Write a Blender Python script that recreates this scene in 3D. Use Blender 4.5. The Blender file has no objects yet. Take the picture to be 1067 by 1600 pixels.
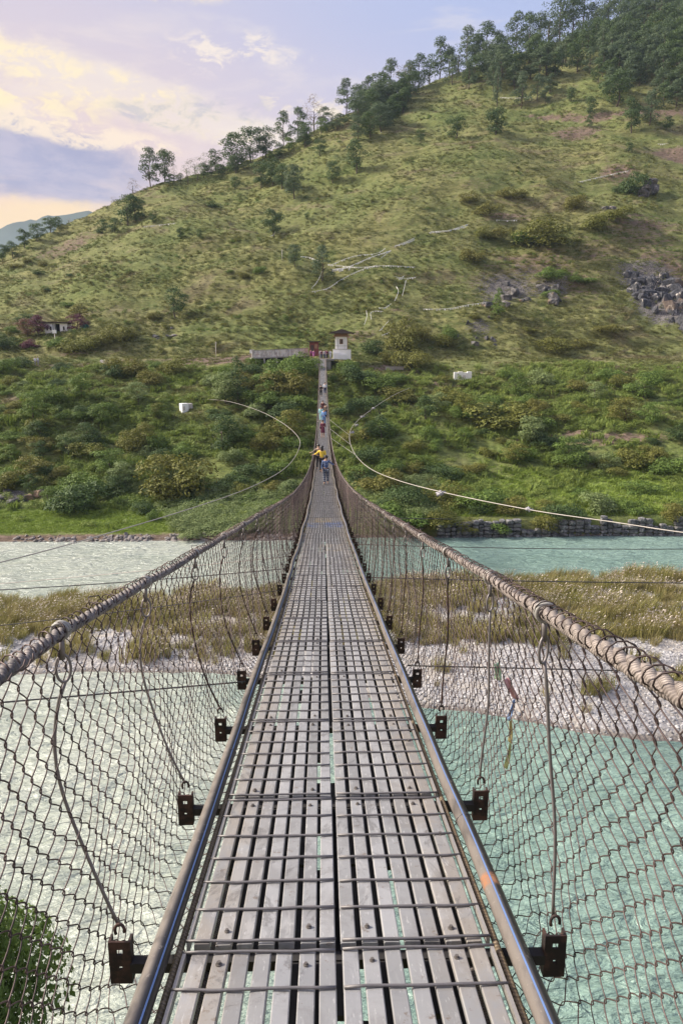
import bpy, bmesh, math, random
import numpy as np
from mathutils import Vector, Matrix
C = bpy.context.scene.collection
SC = bpy.context.scene
rnd = random.Random(7); R = math.radians
rng = np.random.default_rng(11)

# ------------------------------------------------------------------ camera, sky, sun, exposure
PITCH, YAW, FPX = R(12.3), R(1.44), 1155.6
CAMX = -0.04
cd = bpy.data.cameras.new('camera'); cam = bpy.data.objects.new('camera', cd); C.objects.link(cam)
cam.location = (CAMX, 0, 0); cam.rotation_euler = (math.pi/2-PITCH, 0, -YAW)
cd.sensor_fit = 'VERTICAL'; cd.sensor_height = 36; cd.sensor_width = 24; cd.lens = 26
cd.clip_start = .05; cd.clip_end = 20000
SC.camera = cam
SC.view_settings.view_transform = 'Standard'; SC.view_settings.look = 'None'
SC.view_settings.gamma = 1; SC.view_settings.use_curve_mapping = False
SC.view_settings.exposure = 0.98
SUN_EL, SUN_AZ = R(36), R(-78)          # azimuth measured from +Y, negative = left
SUNDIR = Vector((math.sin(SUN_AZ)*math.cos(SUN_EL), math.cos(SUN_AZ)*math.cos(SUN_EL), math.sin(SUN_EL)))
sd = bpy.data.lights.new('sun', 'SUN'); so = bpy.data.objects.new('sun', sd); C.objects.link(so)
sd.energy = 4.4; sd.angle = R(9); sd.color = (1, .93, .82)
so.rotation_euler = SUNDIR.to_track_quat('Z', 'Y').to_euler()

class NT:
    """small helper for writing node trees"""
    def __init__(s, nt): s.nt = nt; s.n = nt.nodes; s.l = nt.links
    def node(s, typ, ins=None, **kw):
        n = s.n.new(typ)
        for k, v in kw.items(): setattr(n, k, v)
        for k, v in (ins or {}).items(): s.put(n.inputs[k], v)
        return n
    def put(s, sock, v):
        if hasattr(v, 'is_output') or isinstance(v, bpy.types.NodeSocket): s.l.new(v, sock)
        else:
            if isinstance(v, (tuple, list)) and len(v) == 3 and sock.type == 'RGBA': v = (*v, 1)
            sock.default_value = v
    def m(s, op, a, b=None, c=None, clamp=False):
        n = s.n.new('ShaderNodeMath'); n.operation = op; n.use_clamp = clamp
        s.put(n.inputs[0], a)
        if b is not None: s.put(n.inputs[1], b)
        if c is not None: s.put(n.inputs[2], c)
        return n.outputs[0]
    def mix(s, f, a, b, blend='MIX'):
        n = s.n.new('ShaderNodeMix'); n.data_type = 'RGBA'; n.blend_type = blend; n.clamp_factor = True
        s.put(n.inputs[0], f); s.put(n.inputs[6], a); s.put(n.inputs[7], b); return n.outputs[2]
    def ramp(s, x, lo, hi, smooth=True):
        n = s.n.new('ShaderNodeMapRange'); n.interpolation_type = 'SMOOTHSTEP' if smooth else 'LINEAR'
        s.put(n.inputs[0], x); s.put(n.inputs[1], lo); s.put(n.inputs[2], hi); return n.outputs[0]
    def noise(s, vec, scale, detail=4, rough=.55, dist=0):
        n = s.n.new('ShaderNodeTexNoise'); s.put(n.inputs['Vector'], vec); n.inputs['Scale'].default_value = scale
        n.inputs['Detail'].default_value = detail; n.inputs['Roughness'].default_value = rough; n.inputs['Distortion'].default_value = dist
        return n.outputs[0]
    def vscale(s, vec, sc, loc=(0,0,0)):
        n = s.n.new('ShaderNodeMapping'); s.put(n.inputs[0], vec); n.inputs['Scale'].default_value = sc; n.inputs['Location'].default_value = loc
        return n.outputs[0]

w = bpy.data.worlds.new('World'); SC.world = w; w.use_nodes = True
T = NT(w.node_tree); T.n.clear()
tc = T.node('ShaderNodeTexCoord').outputs['Generated']
sep = T.node('ShaderNodeSeparateXYZ', {0: tc})
sx, sy, sz = sep.outputs
az = T.m('ARCTAN2', sx, sy); el = T.m('ARCSINE', sz)
azd = T.m('MULTIPLY', az, 57.2958); eld = T.m('MULTIPLY', el, 57.2958)
sky = T.node('ShaderNodeTexSky', sky_type='NISHITA', sun_disc=False, sun_elevation=SUN_EL, sun_rotation=SUN_AZ, altitude=1300, air_density=1.0, dust_density=2.0, ozone_density=1.5)
bg1 = T.node('ShaderNodeBackground', {'Color': sky.outputs[0], 'Strength': .10})
# the thin overcast veil: warm towards the sun's side near the horizon, lavender above, bluer to the right
warm = T.m('MULTIPLY', T.ramp(azd, 35, -45), T.ramp(eld, 26, 3))
c = T.mix(T.ramp(eld, 5, 30), (.76, .61, .62), (.52, .51, .66))
c = T.mix(T.m('MULTIPLY', T.ramp(azd, -20, 14), T.ramp(eld, 2, 24)), c, (.40, .47, .72))
c = T.mix(warm, c, (.98, .64, .40))
d1 = T.vscale(tc, (3, 3, 11))
n1 = T.noise(d1, 1.3, 6, .58, .6); n2 = T.noise(T.vscale(tc, (5, 5, 20), (3, 1, 2)), 1.2, 7, .6, .4)
streak = T.m('MULTIPLY', T.ramp(n2, .48, .66), T.ramp(eld, 34, 12))
# bright cream bands
def blob(a0, e0, ra, re, tilt=0., wob=.5, ns=None):
    da = T.m('SUBTRACT', azd, a0); de = T.m('SUBTRACT', T.m('SUBTRACT', eld, e0), T.m('MULTIPLY', da, tilt))
    q = T.m('ADD', T.m('POWER', T.m('ABSOLUTE', T.m('DIVIDE', da, ra)), 2), T.m('POWER', T.m('ABSOLUTE', T.m('DIVIDE', de, re)), 2))
    q = T.m('ADD', q, T.m('MULTIPLY', T.m('SUBTRACT', ns, .5), wob*4))
    return T.ramp(q, 1.25, .25)
n3 = T.noise(T.vscale(tc, (1, 1, 2.4)), 16, 7, .62, .3)
n4 = T.noise(T.vscale(tc, (1, 1, 2.6), (5, 2, 1)), 9, 7, .6, .5)
fine = T.noise(T.vscale(tc, (1, 1, 2.0)), 34, 8, .68, .6)
def puff(a, b): return T.m('MULTIPLY', a, T.ramp(T.m('ADD', T.m('MULTIPLY', fine, .9), T.m('MULTIPLY', n3, .6)), b, b+.16))
c = T.mix(T.m('MULTIPLY', streak, .40), c, (.93, .80, .66))
c = T.mix(T.m('MULTIPLY', blob(-13, 16.6, 13, 1.7, -.22, .9, n3), .42), c, (.98, .84, .64))
c = T.mix(T.m('MULTIPLY', puff(blob(-15, 16.8, 13, 1.6, -.20, .9, n3), .68), .9), c, (1.0, .82, .50))
c = T.mix(T.m('MULTIPLY', puff(blob(-22, 15.0, 8, 1.5, .0, .8, n4), .62), .95), c, (1.0, .82, .47))
c = T.mix(T.m('MULTIPLY', puff(blob(-2, 15.6, 9, 1.5, .0, .9, n4), .74), .75), c, (1.0, .84, .58))
c = T.mix(T.m('MULTIPLY', puff(blob(-6, 19.3, 5, 1.5, .0, .9, n3), .72), .75), c, (.98, .84, .66))
c = T.mix(T.m('MULTIPLY', blob(-19.5, 12.2, 10.5, 2.6, -.1, .6, n4), .92), c, T.mix(T.ramp(n3, .35, .65), (.30, .30, .46), (.46, .41, .52)))
c = T.mix(T.m('MULTIPLY', puff(blob(-17, 14.2, 9, .9, -.1, .9, n3), .62), .9), c, (.98, .78, .56))
c = T.mix(T.m('MULTIPLY', puff(blob(-9, 15.6, 6, 1.3, .05, .9, n4), .70), .65), c, (.44, .42, .52))
c = T.mix(T.m('MULTIPLY', blob(-22, 8.6, 11, 1.4, .05, .7, n3), .8), c, (1.0, .72, .36))
c = T.mix(T.m('MULTIPLY', puff(blob(-12, 23.0, 9, 1.2, .0, .8, n3), .66), .7), c, (1.0, .82, .50))
# glow of the hidden sun through the cloud
dt = T.node('ShaderNodeVectorMath', {0: tc, 1: tuple(SUNDIR)}, operation='DOT_PRODUCT').outputs['Value']
gl = T.m('POWER', T.m('MAXIMUM', dt, 0.), 12)
c = T.mix(T.m('MULTIPLY', gl, .55), c, (2.6, 2.0, 1.35), 'ADD')
bg2 = T.node('ShaderNodeBackground', {'Color': c, 'Strength': .59})
cover = T.m('ADD', .84, T.m('MULTIPLY', n1, .2))
mx = T.node('ShaderNodeMixShader', {0: cover, 1: bg1.outputs[0], 2: bg2.outputs[0]})
T.node('ShaderNodeOutputWorld', {0: mx.outputs[0]})

def hull_mesh(seed, sc=(1,1,1), n=16):
    r = random.Random(seed); bm = bmesh.new()
    for i in range(n):
        v = Vector((r.gauss(0, 1), r.gauss(0, 1), r.gauss(0, 1))).normalized()*r.uniform(.8, 1.1)
        v = Vector([math.copysign(abs(q)**.7, q) for q in v]); bm.verts.new((v.x*sc[0], v.y*sc[1], v.z*sc[2]))
    g = bmesh.ops.convex_hull(bm, input=bm.verts); bmesh.ops.delete(bm, geom=[e for e in g['geom_interior'] if isinstance(e, bmesh.types.BMVert)], context='VERTS')
    bmesh.ops.bevel(bm, geom=bm.edges[:], offset=.05, segments=1, affect='EDGES')
    me = bpy.data.meshes.new('rock'); bm.to_mesh(me); bm.free(); return me
# ------------------------------------------------------------------ naming helpers
def put(o, label=None, cat=None, group=None, kind=None):
    if label: o['label'] = label
    if cat: o['category'] = cat
    if group: o['group'] = group
    if kind: o['kind'] = kind
    return o
def empty(name, loc=(0,0,0), label=None, cat=None, group=None, rz=0, sc=1):
    o = bpy.data.objects.new(name, None); C.objects.link(o); o.location = loc; o.rotation_euler[2] = rz
    o.scale = (sc, sc, sc) if not isinstance(sc, tuple) else sc
    o.empty_display_size = .2
    return put(o, label, cat, group)
def link(name, me, parent=None, loc=(0,0,0), rz=0, sc=1, mat=None):
    o = bpy.data.objects.new(name, me); C.objects.link(o); o.parent = parent; o.location = loc; o.rotation_euler[2] = rz
    o.scale = (sc, sc, sc) if not isinstance(sc, tuple) else sc
    if mat is not None and not me.materials: me.materials.append(mat)
    return o
def mesh_np(name, V, F, mat=None, smooth=False, uv=None):
    """V (n,3), F (m,k) arrays or list of those -> mesh"""
    me = bpy.data.meshes.new(name)
    Fs = F if isinstance(F, list) else [F]
    V = np.asarray(V, dtype=np.float32).reshape(-1, 3)
    lt = np.concatenate([np.full(len(f), f.shape[1], dtype=np.int32) for f in Fs])
    li = np.concatenate([f.reshape(-1) for f in Fs]).astype(np.int32)
    me.vertices.add(len(V)); me.vertices.foreach_set('co', V.reshape(-1))
    me.loops.add(len(li)); me.loops.foreach_set('vertex_index', li)
    me.polygons.add(len(lt)); ls = np.concatenate([[0], np.cumsum(lt)[:-1]]).astype(np.int32)
    me.polygons.foreach_set('loop_start', ls)
    me.polygons.foreach_set('use_smooth', np.full(len(lt), bool(smooth)))
    if uv is not None:
        l = me.uv_layers.new(name='UVMap'); l.data.foreach_set('uv', np.asarray(uv, dtype=np.float32)[li].reshape(-1))
    me.update(calc_edges=True); me.validate()
    if mat: me.materials.append(mat)
    return me
def tubes(P, r, sides=6, uvs=False, phase=0., caps=True):
    """P (N,K,3) polylines, r scalar / (K,) / (N,K) -> V, F(list), UV"""
    P = np.asarray(P, dtype=np.float64)
    if P.ndim == 2: P = P[None]
    N, K, _ = P.shape
    D = np.empty_like(P); D[:, 1:-1] = P[:, 2:]-P[:, :-2]; D[:, 0] = P[:, 1]-P[:, 0]; D[:, -1] = P[:, -1]-P[:, -2]
    D /= np.linalg.norm(D, axis=2, keepdims=True)+1e-12
    ref = np.zeros_like(D); mainax = np.abs(D.mean(axis=1))
    for i in range(3): pass
    k = np.argmin(mainax, axis=1); ref[np.arange(N), :, k] = 1.
    A = np.cross(D, ref); A /= np.linalg.norm(A, axis=2, keepdims=True)+1e-12
    B = np.cross(D, A)
    th = np.arange(sides)*2*math.pi/sides+phase
    rr = np.broadcast_to(np.asarray(r, dtype=np.float64), (N, K))[:, :, None, None]
    V = P[:, :, None, :]+rr*(np.cos(th)[None, None, :, None]*A[:, :, None, :]+np.sin(th)[None, None, :, None]*B[:, :, None, :])
    idx = np.arange(N*K*sides).reshape(N, K, sides)
    a = idx[:, :-1]; b = idx[:, 1:]
    F = np.stack([a, np.roll(a, -1, 2), np.roll(b, -1, 2), b], -1).reshape(-1, 4)
    out = [F]
    if caps and sides > 2:
        out.append(np.concatenate([idx[:, 0, ::-1], idx[:, -1, :]]))
    if not uvs: return V.reshape(-1, 3), out
    seg = np.concatenate([np.zeros((N, 1)), np.cumsum(np.linalg.norm(P[:, 1:]-P[:, :-1], axis=2), 1)], 1)
    U = np.stack([np.broadcast_to(np.arange(sides)/sides, (N, K, sides)), np.broadcast_to(seg[:, :, None], (N, K, sides))], -1)
    return V.reshape(-1, 3), out, U.reshape(-1, 2)
class MB:
    """collects shapes into one mesh"""
    def __init__(s): s.V = []; s.F = {}; s.n = 0; s.mi = []; s.fm = {}
    def add(s, V, F, mi=0):
        V = np.asarray(V, dtype=np.float64).reshape(-1, 3)
        for f in (F if isinstance(F, list) else [F]):
            f = np.asarray(f); s.F.setdefault(f.shape[1], []).append(f+s.n); s.fm.setdefault(f.shape[1], []).append(np.full(len(f), mi))
        s.V.append(V); s.n += len(V); return s
    def box(s, c, d, rz=0, rot=None, mi=0):
        x, y, z = [v/2 for v in d]
        V = np.array([[-x,-y,-z],[x,-y,-z],[x,y,-z],[-x,y,-z],[-x,-y,z],[x,-y,z],[x,y,z],[-x,y,z]])
        if rot is not None: V = V@np.array(rot.to_matrix() if hasattr(rot, 'to_matrix') else rot).T
        if rz: cc, ss = math.cos(rz), math.sin(rz); V = V@np.array([[cc, ss, 0], [-ss, cc, 0], [0, 0, 1]])
        return s.add(V+np.array(c), np.array([[0,3,2,1],[4,5,6,7],[0,1,5,4],[1,2,6,5],[2,3,7,6],[3,0,4,7]]), mi)
    def boxes(s, Cn, Dm, mi=0):
        Cn = np.asarray(Cn); Dm = np.broadcast_to(np.asarray(Dm), Cn.shape)
        u = np.array([[-1,-1,-1],[1,-1,-1],[1,1,-1],[-1,1,-1],[-1,-1,1],[1,-1,1],[1,1,1],[-1,1,1]])/2
        V = Cn[:, None, :]+u[None]*Dm[:, None, :]
        f = np.array([[0,3,2,1],[4,5,6,7],[0,1,5,4],[1,2,6,5],[2,3,7,6],[3,0,4,7]])
        F = (f[None]+8*np.arange(len(Cn))[:, None, None]).reshape(-1, 4)
        return s.add(V, F, mi)
    def tube(s, P, r, sides=6, mi=0, **k):
        V, F = tubes(P, r, sides, **k); return s.add(V, F, mi)
    def mesh(s, name, mats=None, smooth=False):
        Fs = [np.concatenate(v) for v in s.F.values()]
        me = mesh_np(name, np.concatenate(s.V), Fs, None, smooth)
        for m_ in (mats if isinstance(mats, (list, tuple)) else [mats] if mats else []): me.materials.append(m_)
        if isinstance(mats, (list, tuple)) and len(mats) > 1:
            fm = np.concatenate([np.concatenate(v) for v in s.fm.values()]).astype(np.int32)
            if len(fm) == len(me.polygons): me.polygons.foreach_set('material_index', fm)
        return me
def blob_mesh(seed, sub=3, amp=.25, freq=1.2, sc=(1,1,1), flat=.0, step=None):
    bm = bmesh.new(); bmesh.ops.create_icosphere(bm, subdivisions=sub, radius=1)
    V = np.array([v.co for v in bm.verts]); F = np.array([[v.index for v in f.verts] for f in bm.faces]); bm.free()
    n = fbm(V[:, 0]*freq+seed*3.1+V[:, 2]*.7, V[:, 1]*freq+seed*1.7-V[:, 2]*.9, 4)+fbm(V[:, 2]*freq+seed, V[:, 0]*freq+V[:, 1]-seed, 3)
    k = 1+amp*n
    if step: k = np.round(k/step)*step*.6+k*.4
    V = V*k[:, None]*np.array(sc)
    return V, F

# ------------------------------------------------------------------ noise on arrays
_TAB = np.random.default_rng(5).random((256, 256))*2-1
def vnoise(x, y):
    x = np.asarray(x, dtype=np.float64); y = np.asarray(y, dtype=np.float64)
    xi = np.floor(x).astype(int); yi = np.floor(y).astype(int); fx = x-xi; fy = y-yi
    fx = fx*fx*(3-2*fx); fy = fy*fy*(3-2*fy)
    a = _TAB[xi & 255, yi & 255]; b = _TAB[(xi+1) & 255, yi & 255]; c_ = _TAB[xi & 255, (yi+1) & 255]; d = _TAB[(xi+1) & 255, (yi+1) & 255]
    return (a*(1-fx)+b*fx)*(1-fy)+(c_*(1-fx)+d*fx)*fy
def fbm(x, y, o=4, g=.5):
    s = 0; a = 1; t = 0
    for i in range(o):
        s = s+a*vnoise(x*2**i+i*17.3, y*2**i+i*9.1); t += a; a *= g
    return s/t*1.6
def sstep(x, a, b):
    t = np.clip((x-a)/(b-a), 0, 1); return t*t*(3-2*t)

# ------------------------------------------------------------------ rays of the survey: pixel of the 1067x1600 photograph -> place
def ray(px, py):
    xc = (px-533.5)/FPX; yc = -(py-800)/FPX
    f = math.cos(PITCH)+yc*math.sin(PITCH); u = yc*math.cos(PITCH)-math.sin(PITCH)
    return (xc*math.cos(YAW)+f*math.sin(YAW), f*math.cos(YAW)-xc*math.sin(YAW), u)
def P(px, py, d):
    x, y, z = ray(px, py); return Vector((x/y*d+CAMX, d, z/y*d))
WATER = -20.0
RIDGE = [(-900,620,190),(-500,560,200),(-150,470,222),(0,402,238),(100,352,250),(200,306,262),(280,276,270),(345,268,275),(430,240,285),(500,200,292),(560,172,300),(650,140,315),(700,120,325),(800,86,345),(900,55,370),(1000,15,395),(1067,-15,410),(1300,-90,450),(1700,-150,480),(2400,-180,500)]
_rt, _ry, _rz = [], [], []
for a, b, Y in RIDGE:
    x, y, z = ray(a, b); _rt.append(x/y); _ry.append(Y); _rz.append(z/y*Y)
_rt, _ry, _rz = map(np.array, (_rt, _ry, _rz))
tfine = np.linspace(-1.6, 2.6, 400)
def _sm(v):
    q = np.interp(tfine, _rt, v); k = np.ones(7)/7; return np.convolve(np.pad(q, 3, mode='edge'), k, 'valid')
RY, RZ = _sm(_ry), _sm(_rz)
KL = np.array([(60,-23),(74,-21.3),(77.5,-20.05),(79,-19.5),(90,-19.0),(99,-16.6),(118,-10),(134,-5.4),(139,-3.9),(144,-2.4),(147,-1.6),(152,-.9)])
KR = np.array([(60,-23),(77.0,-22.5),(78.2,-21),(79.2,-18.1),(90,-17.4),(98,-16.3),(118,-10.2),(132,-5.6),(139,-3.6),(144,-2.0),(148,-1.4),(152,.6)])
def height(X, Y, fine=True):
    X = np.asarray(X, dtype=np.float64); Y = np.asarray(Y, dtype=np.float64)
    t = (X-CAMX)/np.maximum(Y, 1)
    zl = np.interp(Y, KL[:, 0], KL[:, 1]); zr = np.interp(Y, KR[:, 0], KR[:, 1])
    k = sstep(t, -.02, .13); base = zl*(1-k)+zr*k
    ry = np.interp(t, tfine, RY); rz = np.interp(t, tfine, RZ); z0 = -.9*(1-k)+.6*k
    u = (Y-152)/(ry-152); s = np.where(u < 1, u*1.18-.18*u*u, 1)
    hill = z0+(rz-z0)*s; back = rz-.42*(Y-ry)
    hill = np.where(Y > ry, np.maximum(back, -19+0*Y), hill)
    h = np.where(Y < 152, base, hill)
    A = sstep(Y, 88, 112)*(1-.85*np.exp(-((Y-144)/6.)**2))
    A2 = A*(1-.8*sstep(u, .85, 1.0))
    hb = h; h = h+A2*(2.4*fbm(X/38+3, Y/38+8, 3)+.7*fbm(X/12, Y/10, 3))
    # gullies running down the face
    g = np.abs(vnoise(X/26+.02*Y+4, Y/160+2)); h = h-A2*1.5*np.exp(-(g/.22)**2)*sstep(Y, 150, 175)
    # a stony bluff on the right of the hill
    bl = np.exp(-((t-.36)/.07)**2)*sstep(Y, 168, 178)-.0
    h = h+3.2*bl*(1-sstep(Y, 178, 215))
    if fine:
        h = h+A*(.30*fbm(X/7.5, Y/2.6+X/30, 3)+.20*(np.abs(fbm(X/2.0, Y/1.3, 2))*1.6)+.55*vnoise(X/26, hb/1.05+1.1*fbm(X/24, Y/24, 2)))
        h = h+.08*fbm(X/1.2, Y/1.2, 2)*sstep(Y, 78, 82)
    return h
_Ys = np.arange(70, 520, .35)
def hit(px, py):
    x, y, z = ray(px, py); X = x/y*_Ys+CAMX; Z = z/y*_Ys
    b = np.nonzero(height(X, _Ys, False)+.1 > Z)[0]
    if len(b) == 0:
        e = height(X, _Ys, False)/_Ys; i = int(np.argmax(e))
        return Vector((X[i], _Ys[i], float(height(X[i], _Ys[i], False))))
    i = b[0]; Y = _Ys[i]
    return Vector((X[i], Y, float(height(X[i], Y))))
def sky_y(a): return float(np.interp(a, [q[0] for q in RIDGE], [q[1] for q in RIDGE]))
def pxm(p): return FPX/(p[1]*math.cos(PITCH)-p[2]*math.sin(PITCH))     # pixels per metre there

# ------------------------------------------------------------------ materials
def mat(name, fn):
    m_ = bpy.data.materials.new(name); m_.use_nodes = True; t = NT(m_.node_tree); t.n.clear()
    out = t.node('ShaderNodeOutputMaterial'); r = fn(t)
    t.l.new(r, out.inputs[0]); return m_
def bsdf(t, col, rough=.8, metal=0, bump=None, bstr=.3, bdist=.01, **kw):
    p = t.node('ShaderNodeBsdfPrincipled', {'Base Color': col, 'Roughness': rough, 'Metallic': metal})
    for k, v in kw.items(): t.put(p.inputs[k.replace('_', ' ')], v)
    if bump is not None:
        b = t.node('ShaderNodeBump', {'Strength': bstr, 'Distance': bdist, 'Height': bump}); t.l.new(b.outputs[0], p.inputs['Normal'])
    return p.outputs[0]
def geo(t): return t.node('ShaderNodeNewGeometry').outputs['Position']
def objc(t): return t.node('ShaderNodeTexCoord').outputs['Object']
def simple(name, col, rough=.7, metal=0, var=.2, scale=8, bstr=.2, bdist=.01, world=True):
    def f(t):
        v = geo(t) if world else objc(t)
        n = t.noise(v, scale, 5, .6); n2 = t.noise(v, scale*.17, 3)
        k = t.m('ADD', 1-var, t.m('MULTIPLY', t.m('ADD', n, n2), var))
        c = t.mix(1, col, t.node('ShaderNodeCombineColor', {0: k, 1: k, 2: k}).outputs[0], 'MULTIPLY')
        return bsdf(t, c, rough, metal, n, bstr, bdist)
    return mat(name, f)

def f_terrain(t):
    g = geo(t)
    at = t.node('ShaderNodeVertexColor', layer_name='cover')
    s = t.node('ShaderNodeSeparateColor', {0: at.outputs[0]})
    soil, lush, stone = s.outputs[0], s.outputs[1], s.outputs[2]
    big = t.noise(g, .03, 5, .6); mid = t.noise(t.vscale(g, (.45, .8, 4.0)), .34, 6, .72); sm = t.noise(t.vscale(g, (.6, 1, 2.6)), 1.5, 5, .75); tiny = t.noise(g, 5, 3, .7)
    pat = t.noise(t.vscale(g, (.8, .9, 1.6), (3, 3, 0)), .085, 5, .68, .6)
    sx_ = t.node('ShaderNodeSeparateXYZ', {0: g}).outputs[0]
    c = t.mix(t.ramp(mid, .36, .62), (.108, .116, .038), (.215, .210, .078))
    c = t.mix(t.ramp(big, .42, .62), c, (.150, .170, .055))
    c = t.mix(t.m('MULTIPLY', t.ramp(pat, .50, .64), .75), c, (.085, .115, .030))
    c = t.mix(t.m('MULTIPLY', t.ramp(pat, .46, .36), .60), c, (.185, .145, .090))
    c = t.mix(t.m('MULTIPLY', t.ramp(sm, .52, .66), .70), c, (.30, .28, .130))
    c = t.mix(t.m('MULTIPLY', t.ramp(sm, .46, .34), .65), c, (.065, .060, .030))
    c = t.mix(t.m('MULTIPLY', t.ramp(tiny, .52, .68), .40), c, (.13, .095, .06))
    c = t.mix(t.m('MULTIPLY', lush, .9), c, t.mix(t.ramp(sm, .35, .65), (.080, .120, .026), (.20, .26, .06)))
    soil = t.m('ADD', soil, t.m('MULTIPLY', t.ramp(sx_, 18, 110), .16))
    dirt = t.mix(t.ramp(sm, .35, .65), (.10, .070, .052), (.235, .170, .125))
    sf = t.ramp(t.m('ADD', soil, t.m('MULTIPLY', t.m('SUBTRACT', t.m('ADD', mid, sm), 1.0), 1.3)), .42, .72)
    c = t.mix(sf, c, dirt)
    st = t.ramp(t.m('ADD', stone, t.m('MULTIPLY', t.m('SUBTRACT', sm, .5), 1.6)), .42, .62)
    c = t.mix(st, c, t.mix(t.ramp(tiny, .4, .6), (.060, .056, .056), (.24, .215, .195)))
    return bsdf(t, c, .95, 0, t.m('ADD', sm, t.m('MULTIPLY', tiny, .5)), .9, .30, Specular_IOR_Level=.15)
M_TER = mat('hillside_grass_and_soil', f_terrain)

def f_water(t):
    g = geo(t)
    w1 = t.noise(t.vscale(g, (.50, 1.5, 1)), 1.15, 4, .55, .9); w2 = t.noise(t.vscale(g, (.35, 1, 1), (4, 7, 0)), .28, 4, .6, .6)
    big = t.noise(t.vscale(g, (.25, 1, 1)), .10, 3)
    w3 = t.noise(t.vscale(g, (.7, 1.3, 1)), 4.5, 4, .65, .5)
    h = t.m('ADD', t.m('ADD', w1, t.m('MULTIPLY', w2, 2.2)), t.m('MULTIPLY', w3, .22))
    sy_ = t.node('ShaderNodeSeparateXYZ', {0: g}).outputs[1]
    c = t.mix(t.ramp(t.m('ADD', t.m('MULTIPLY', w2, .6), t.m('MULTIPLY', big, .5)), .4, .7), (.190, .285, .240), (.235, .335, .285))
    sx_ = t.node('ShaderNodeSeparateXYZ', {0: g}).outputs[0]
    left_glare = t.ramp(t.m('ADD', sx_, t.m('MULTIPLY', t.m('SUBTRACT', big, .5), 22.)), 2., -9.)  # sky glare on the left water, put in as a paler base colour
    c = t.mix(left_glare, c, t.mix(t.ramp(w2, .35, .65), (.365, .40, .335), (.43, .455, .385)))
    foam = t.m('MULTIPLY', t.ramp(t.noise(t.vscale(g, (.8, 1.6, 1)), .75, 8, .72, 1.2), .665, .74), t.ramp(big, .45, .60))
    c = t.mix(t.m('MULTIPLY', foam, .6), c, (.72, .78, .72))
    return bsdf(t, c, .22, 0, h, 1.0, .55, IOR=1.42)
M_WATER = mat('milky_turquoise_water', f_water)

def f_gravel(t):
    g = geo(t)
    a = t.noise(g, .35, 5, .65); b = t.noise(g, 6, 4, .7); v = t.node('ShaderNodeTexVoronoi', {'Vector': g, 'Scale': 4.5})
    vc = t.node('ShaderNodeSeparateColor', {0: v.outputs['Color']}).outputs[0]
    c = t.mix(vc, (.22, .205, .20), (.46, .44, .43))
    sand = t.mix(b, (.28, .25, .215), (.43, .39, .35))
    c = t.mix(t.ramp(a, .46, .6), c, sand)
    z = t.node('ShaderNodeSeparateXYZ', {0: g}).outputs[2]
    wet = t.ramp(t.m('ADD', z, t.m('MULTIPLY', b, .12)), -19.80, -19.93)
    c = t.mix(wet, c, (.17, .145, .125))
    return bsdf(t, c, .9, 0, t.m('ADD', v.outputs['Distance'], b), .8, .12)
M_GRAVEL = mat('pale_river_gravel', f_gravel)

def leafmat(name, cols, trans=.25, wscale=.06, patch=0.):
    def f(t):
        g = geo(t); o = t.node('ShaderNodeObjectInfo').outputs['Random']
        n = t.noise(g, 2.2, 3, .7); n2 = t.noise(g, wscale, 3)
        c = t.mix(t.ramp(n, .36, .66), cols[0], cols[1])
        c = t.mix(t.m('MULTIPLY', t.m('ABSOLUTE', t.m('SUBTRACT', t.m('FRACT', t.m('ADD', o, n2)), .5)), 1.3), c, cols[2])
        if patch:
            pat = t.noise(t.vscale(g, (.8, .9, 1.6), (3, 3, 0)), .085, 5, .68, .6)
            c = t.mix(t.m('MULTIPLY', t.ramp(pat, .50, .64), patch), c, (.105, .145, .036))
            c = t.mix(t.m('MULTIPLY', t.ramp(pat, .46, .36), patch*.85), c, (.20, .155, .095))
        d = bsdf(t, c, .62, Specular_IOR_Level=.25)
        tr = t.node('ShaderNodeBsdfTranslucent', {0: c})
        return t.node('ShaderNodeMixShader', {0: trans, 1: d, 2: tr.outputs[0]}).outputs[0]
    return mat(name, f)
L = {
 'pine': leafmat('pine_needles', [(.060,.092,.042),(.135,.180,.080),(.095,.135,.070)]),
 'dark': leafmat('dark_leaves', [(.042,.074,.022),(.115,.170,.048),(.068,.108,.034)]),
 'green': leafmat('green_leaves', [(.070,.120,.022),(.190,.270,.055),(.125,.180,.036)]),
 'olive': leafmat('olive_leaves', [(.095,.110,.022),(.240,.245,.050),(.175,.155,.038)]),
 'pale': leafmat('pale_willow_leaves', [(.125,.175,.060),(.290,.345,.140),(.200,.245,.085)]),
 'purple': leafmat('purple_leaves', [(.075,.022,.036),(.180,.060,.085),(.105,.036,.055)]),
 'brown': leafmat('russet_leaves', [(.140,.080,.055),(.260,.155,.100),(.20,.12,.08)]),
 'teal': leafmat('blue_green_leaves', [(.03,.13,.10),(.07,.24,.19),(.05,.18,.14)]),
 'bare': leafmat('thin_pale_leaves', [(.20,.16,.11),(.34,.28,.19),(.25,.20,.14)]),
 'tuss': leafmat('tussock_grass', [(.130,.138,.042),(.262,.254,.094),(.130,.150,.044)], .25, .035, .7),
 'herb': leafmat('tall_herbs', [(.110,.165,.030),(.300,.345,.080),(.165,.225,.050)], .25, .05),
 'reed': leafmat('river_grass', [(.200,.200,.055),(.370,.345,.115),(.340,.255,.140)], .3, .09),
 'plume': leafmat('grass_plumes', [(.66,.55,.47),(.80,.71,.64),(.70,.60,.52)], .3),
 'meadow': leafmat('meadow_grass', [(.17,.24,.035),(.28,.36,.065),(.21,.28,.05)], .2),
}
M_BARK = simple('bark', (.085, .062, .045), .9, var=.5, scale=3)
M_ROCK = None
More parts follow.
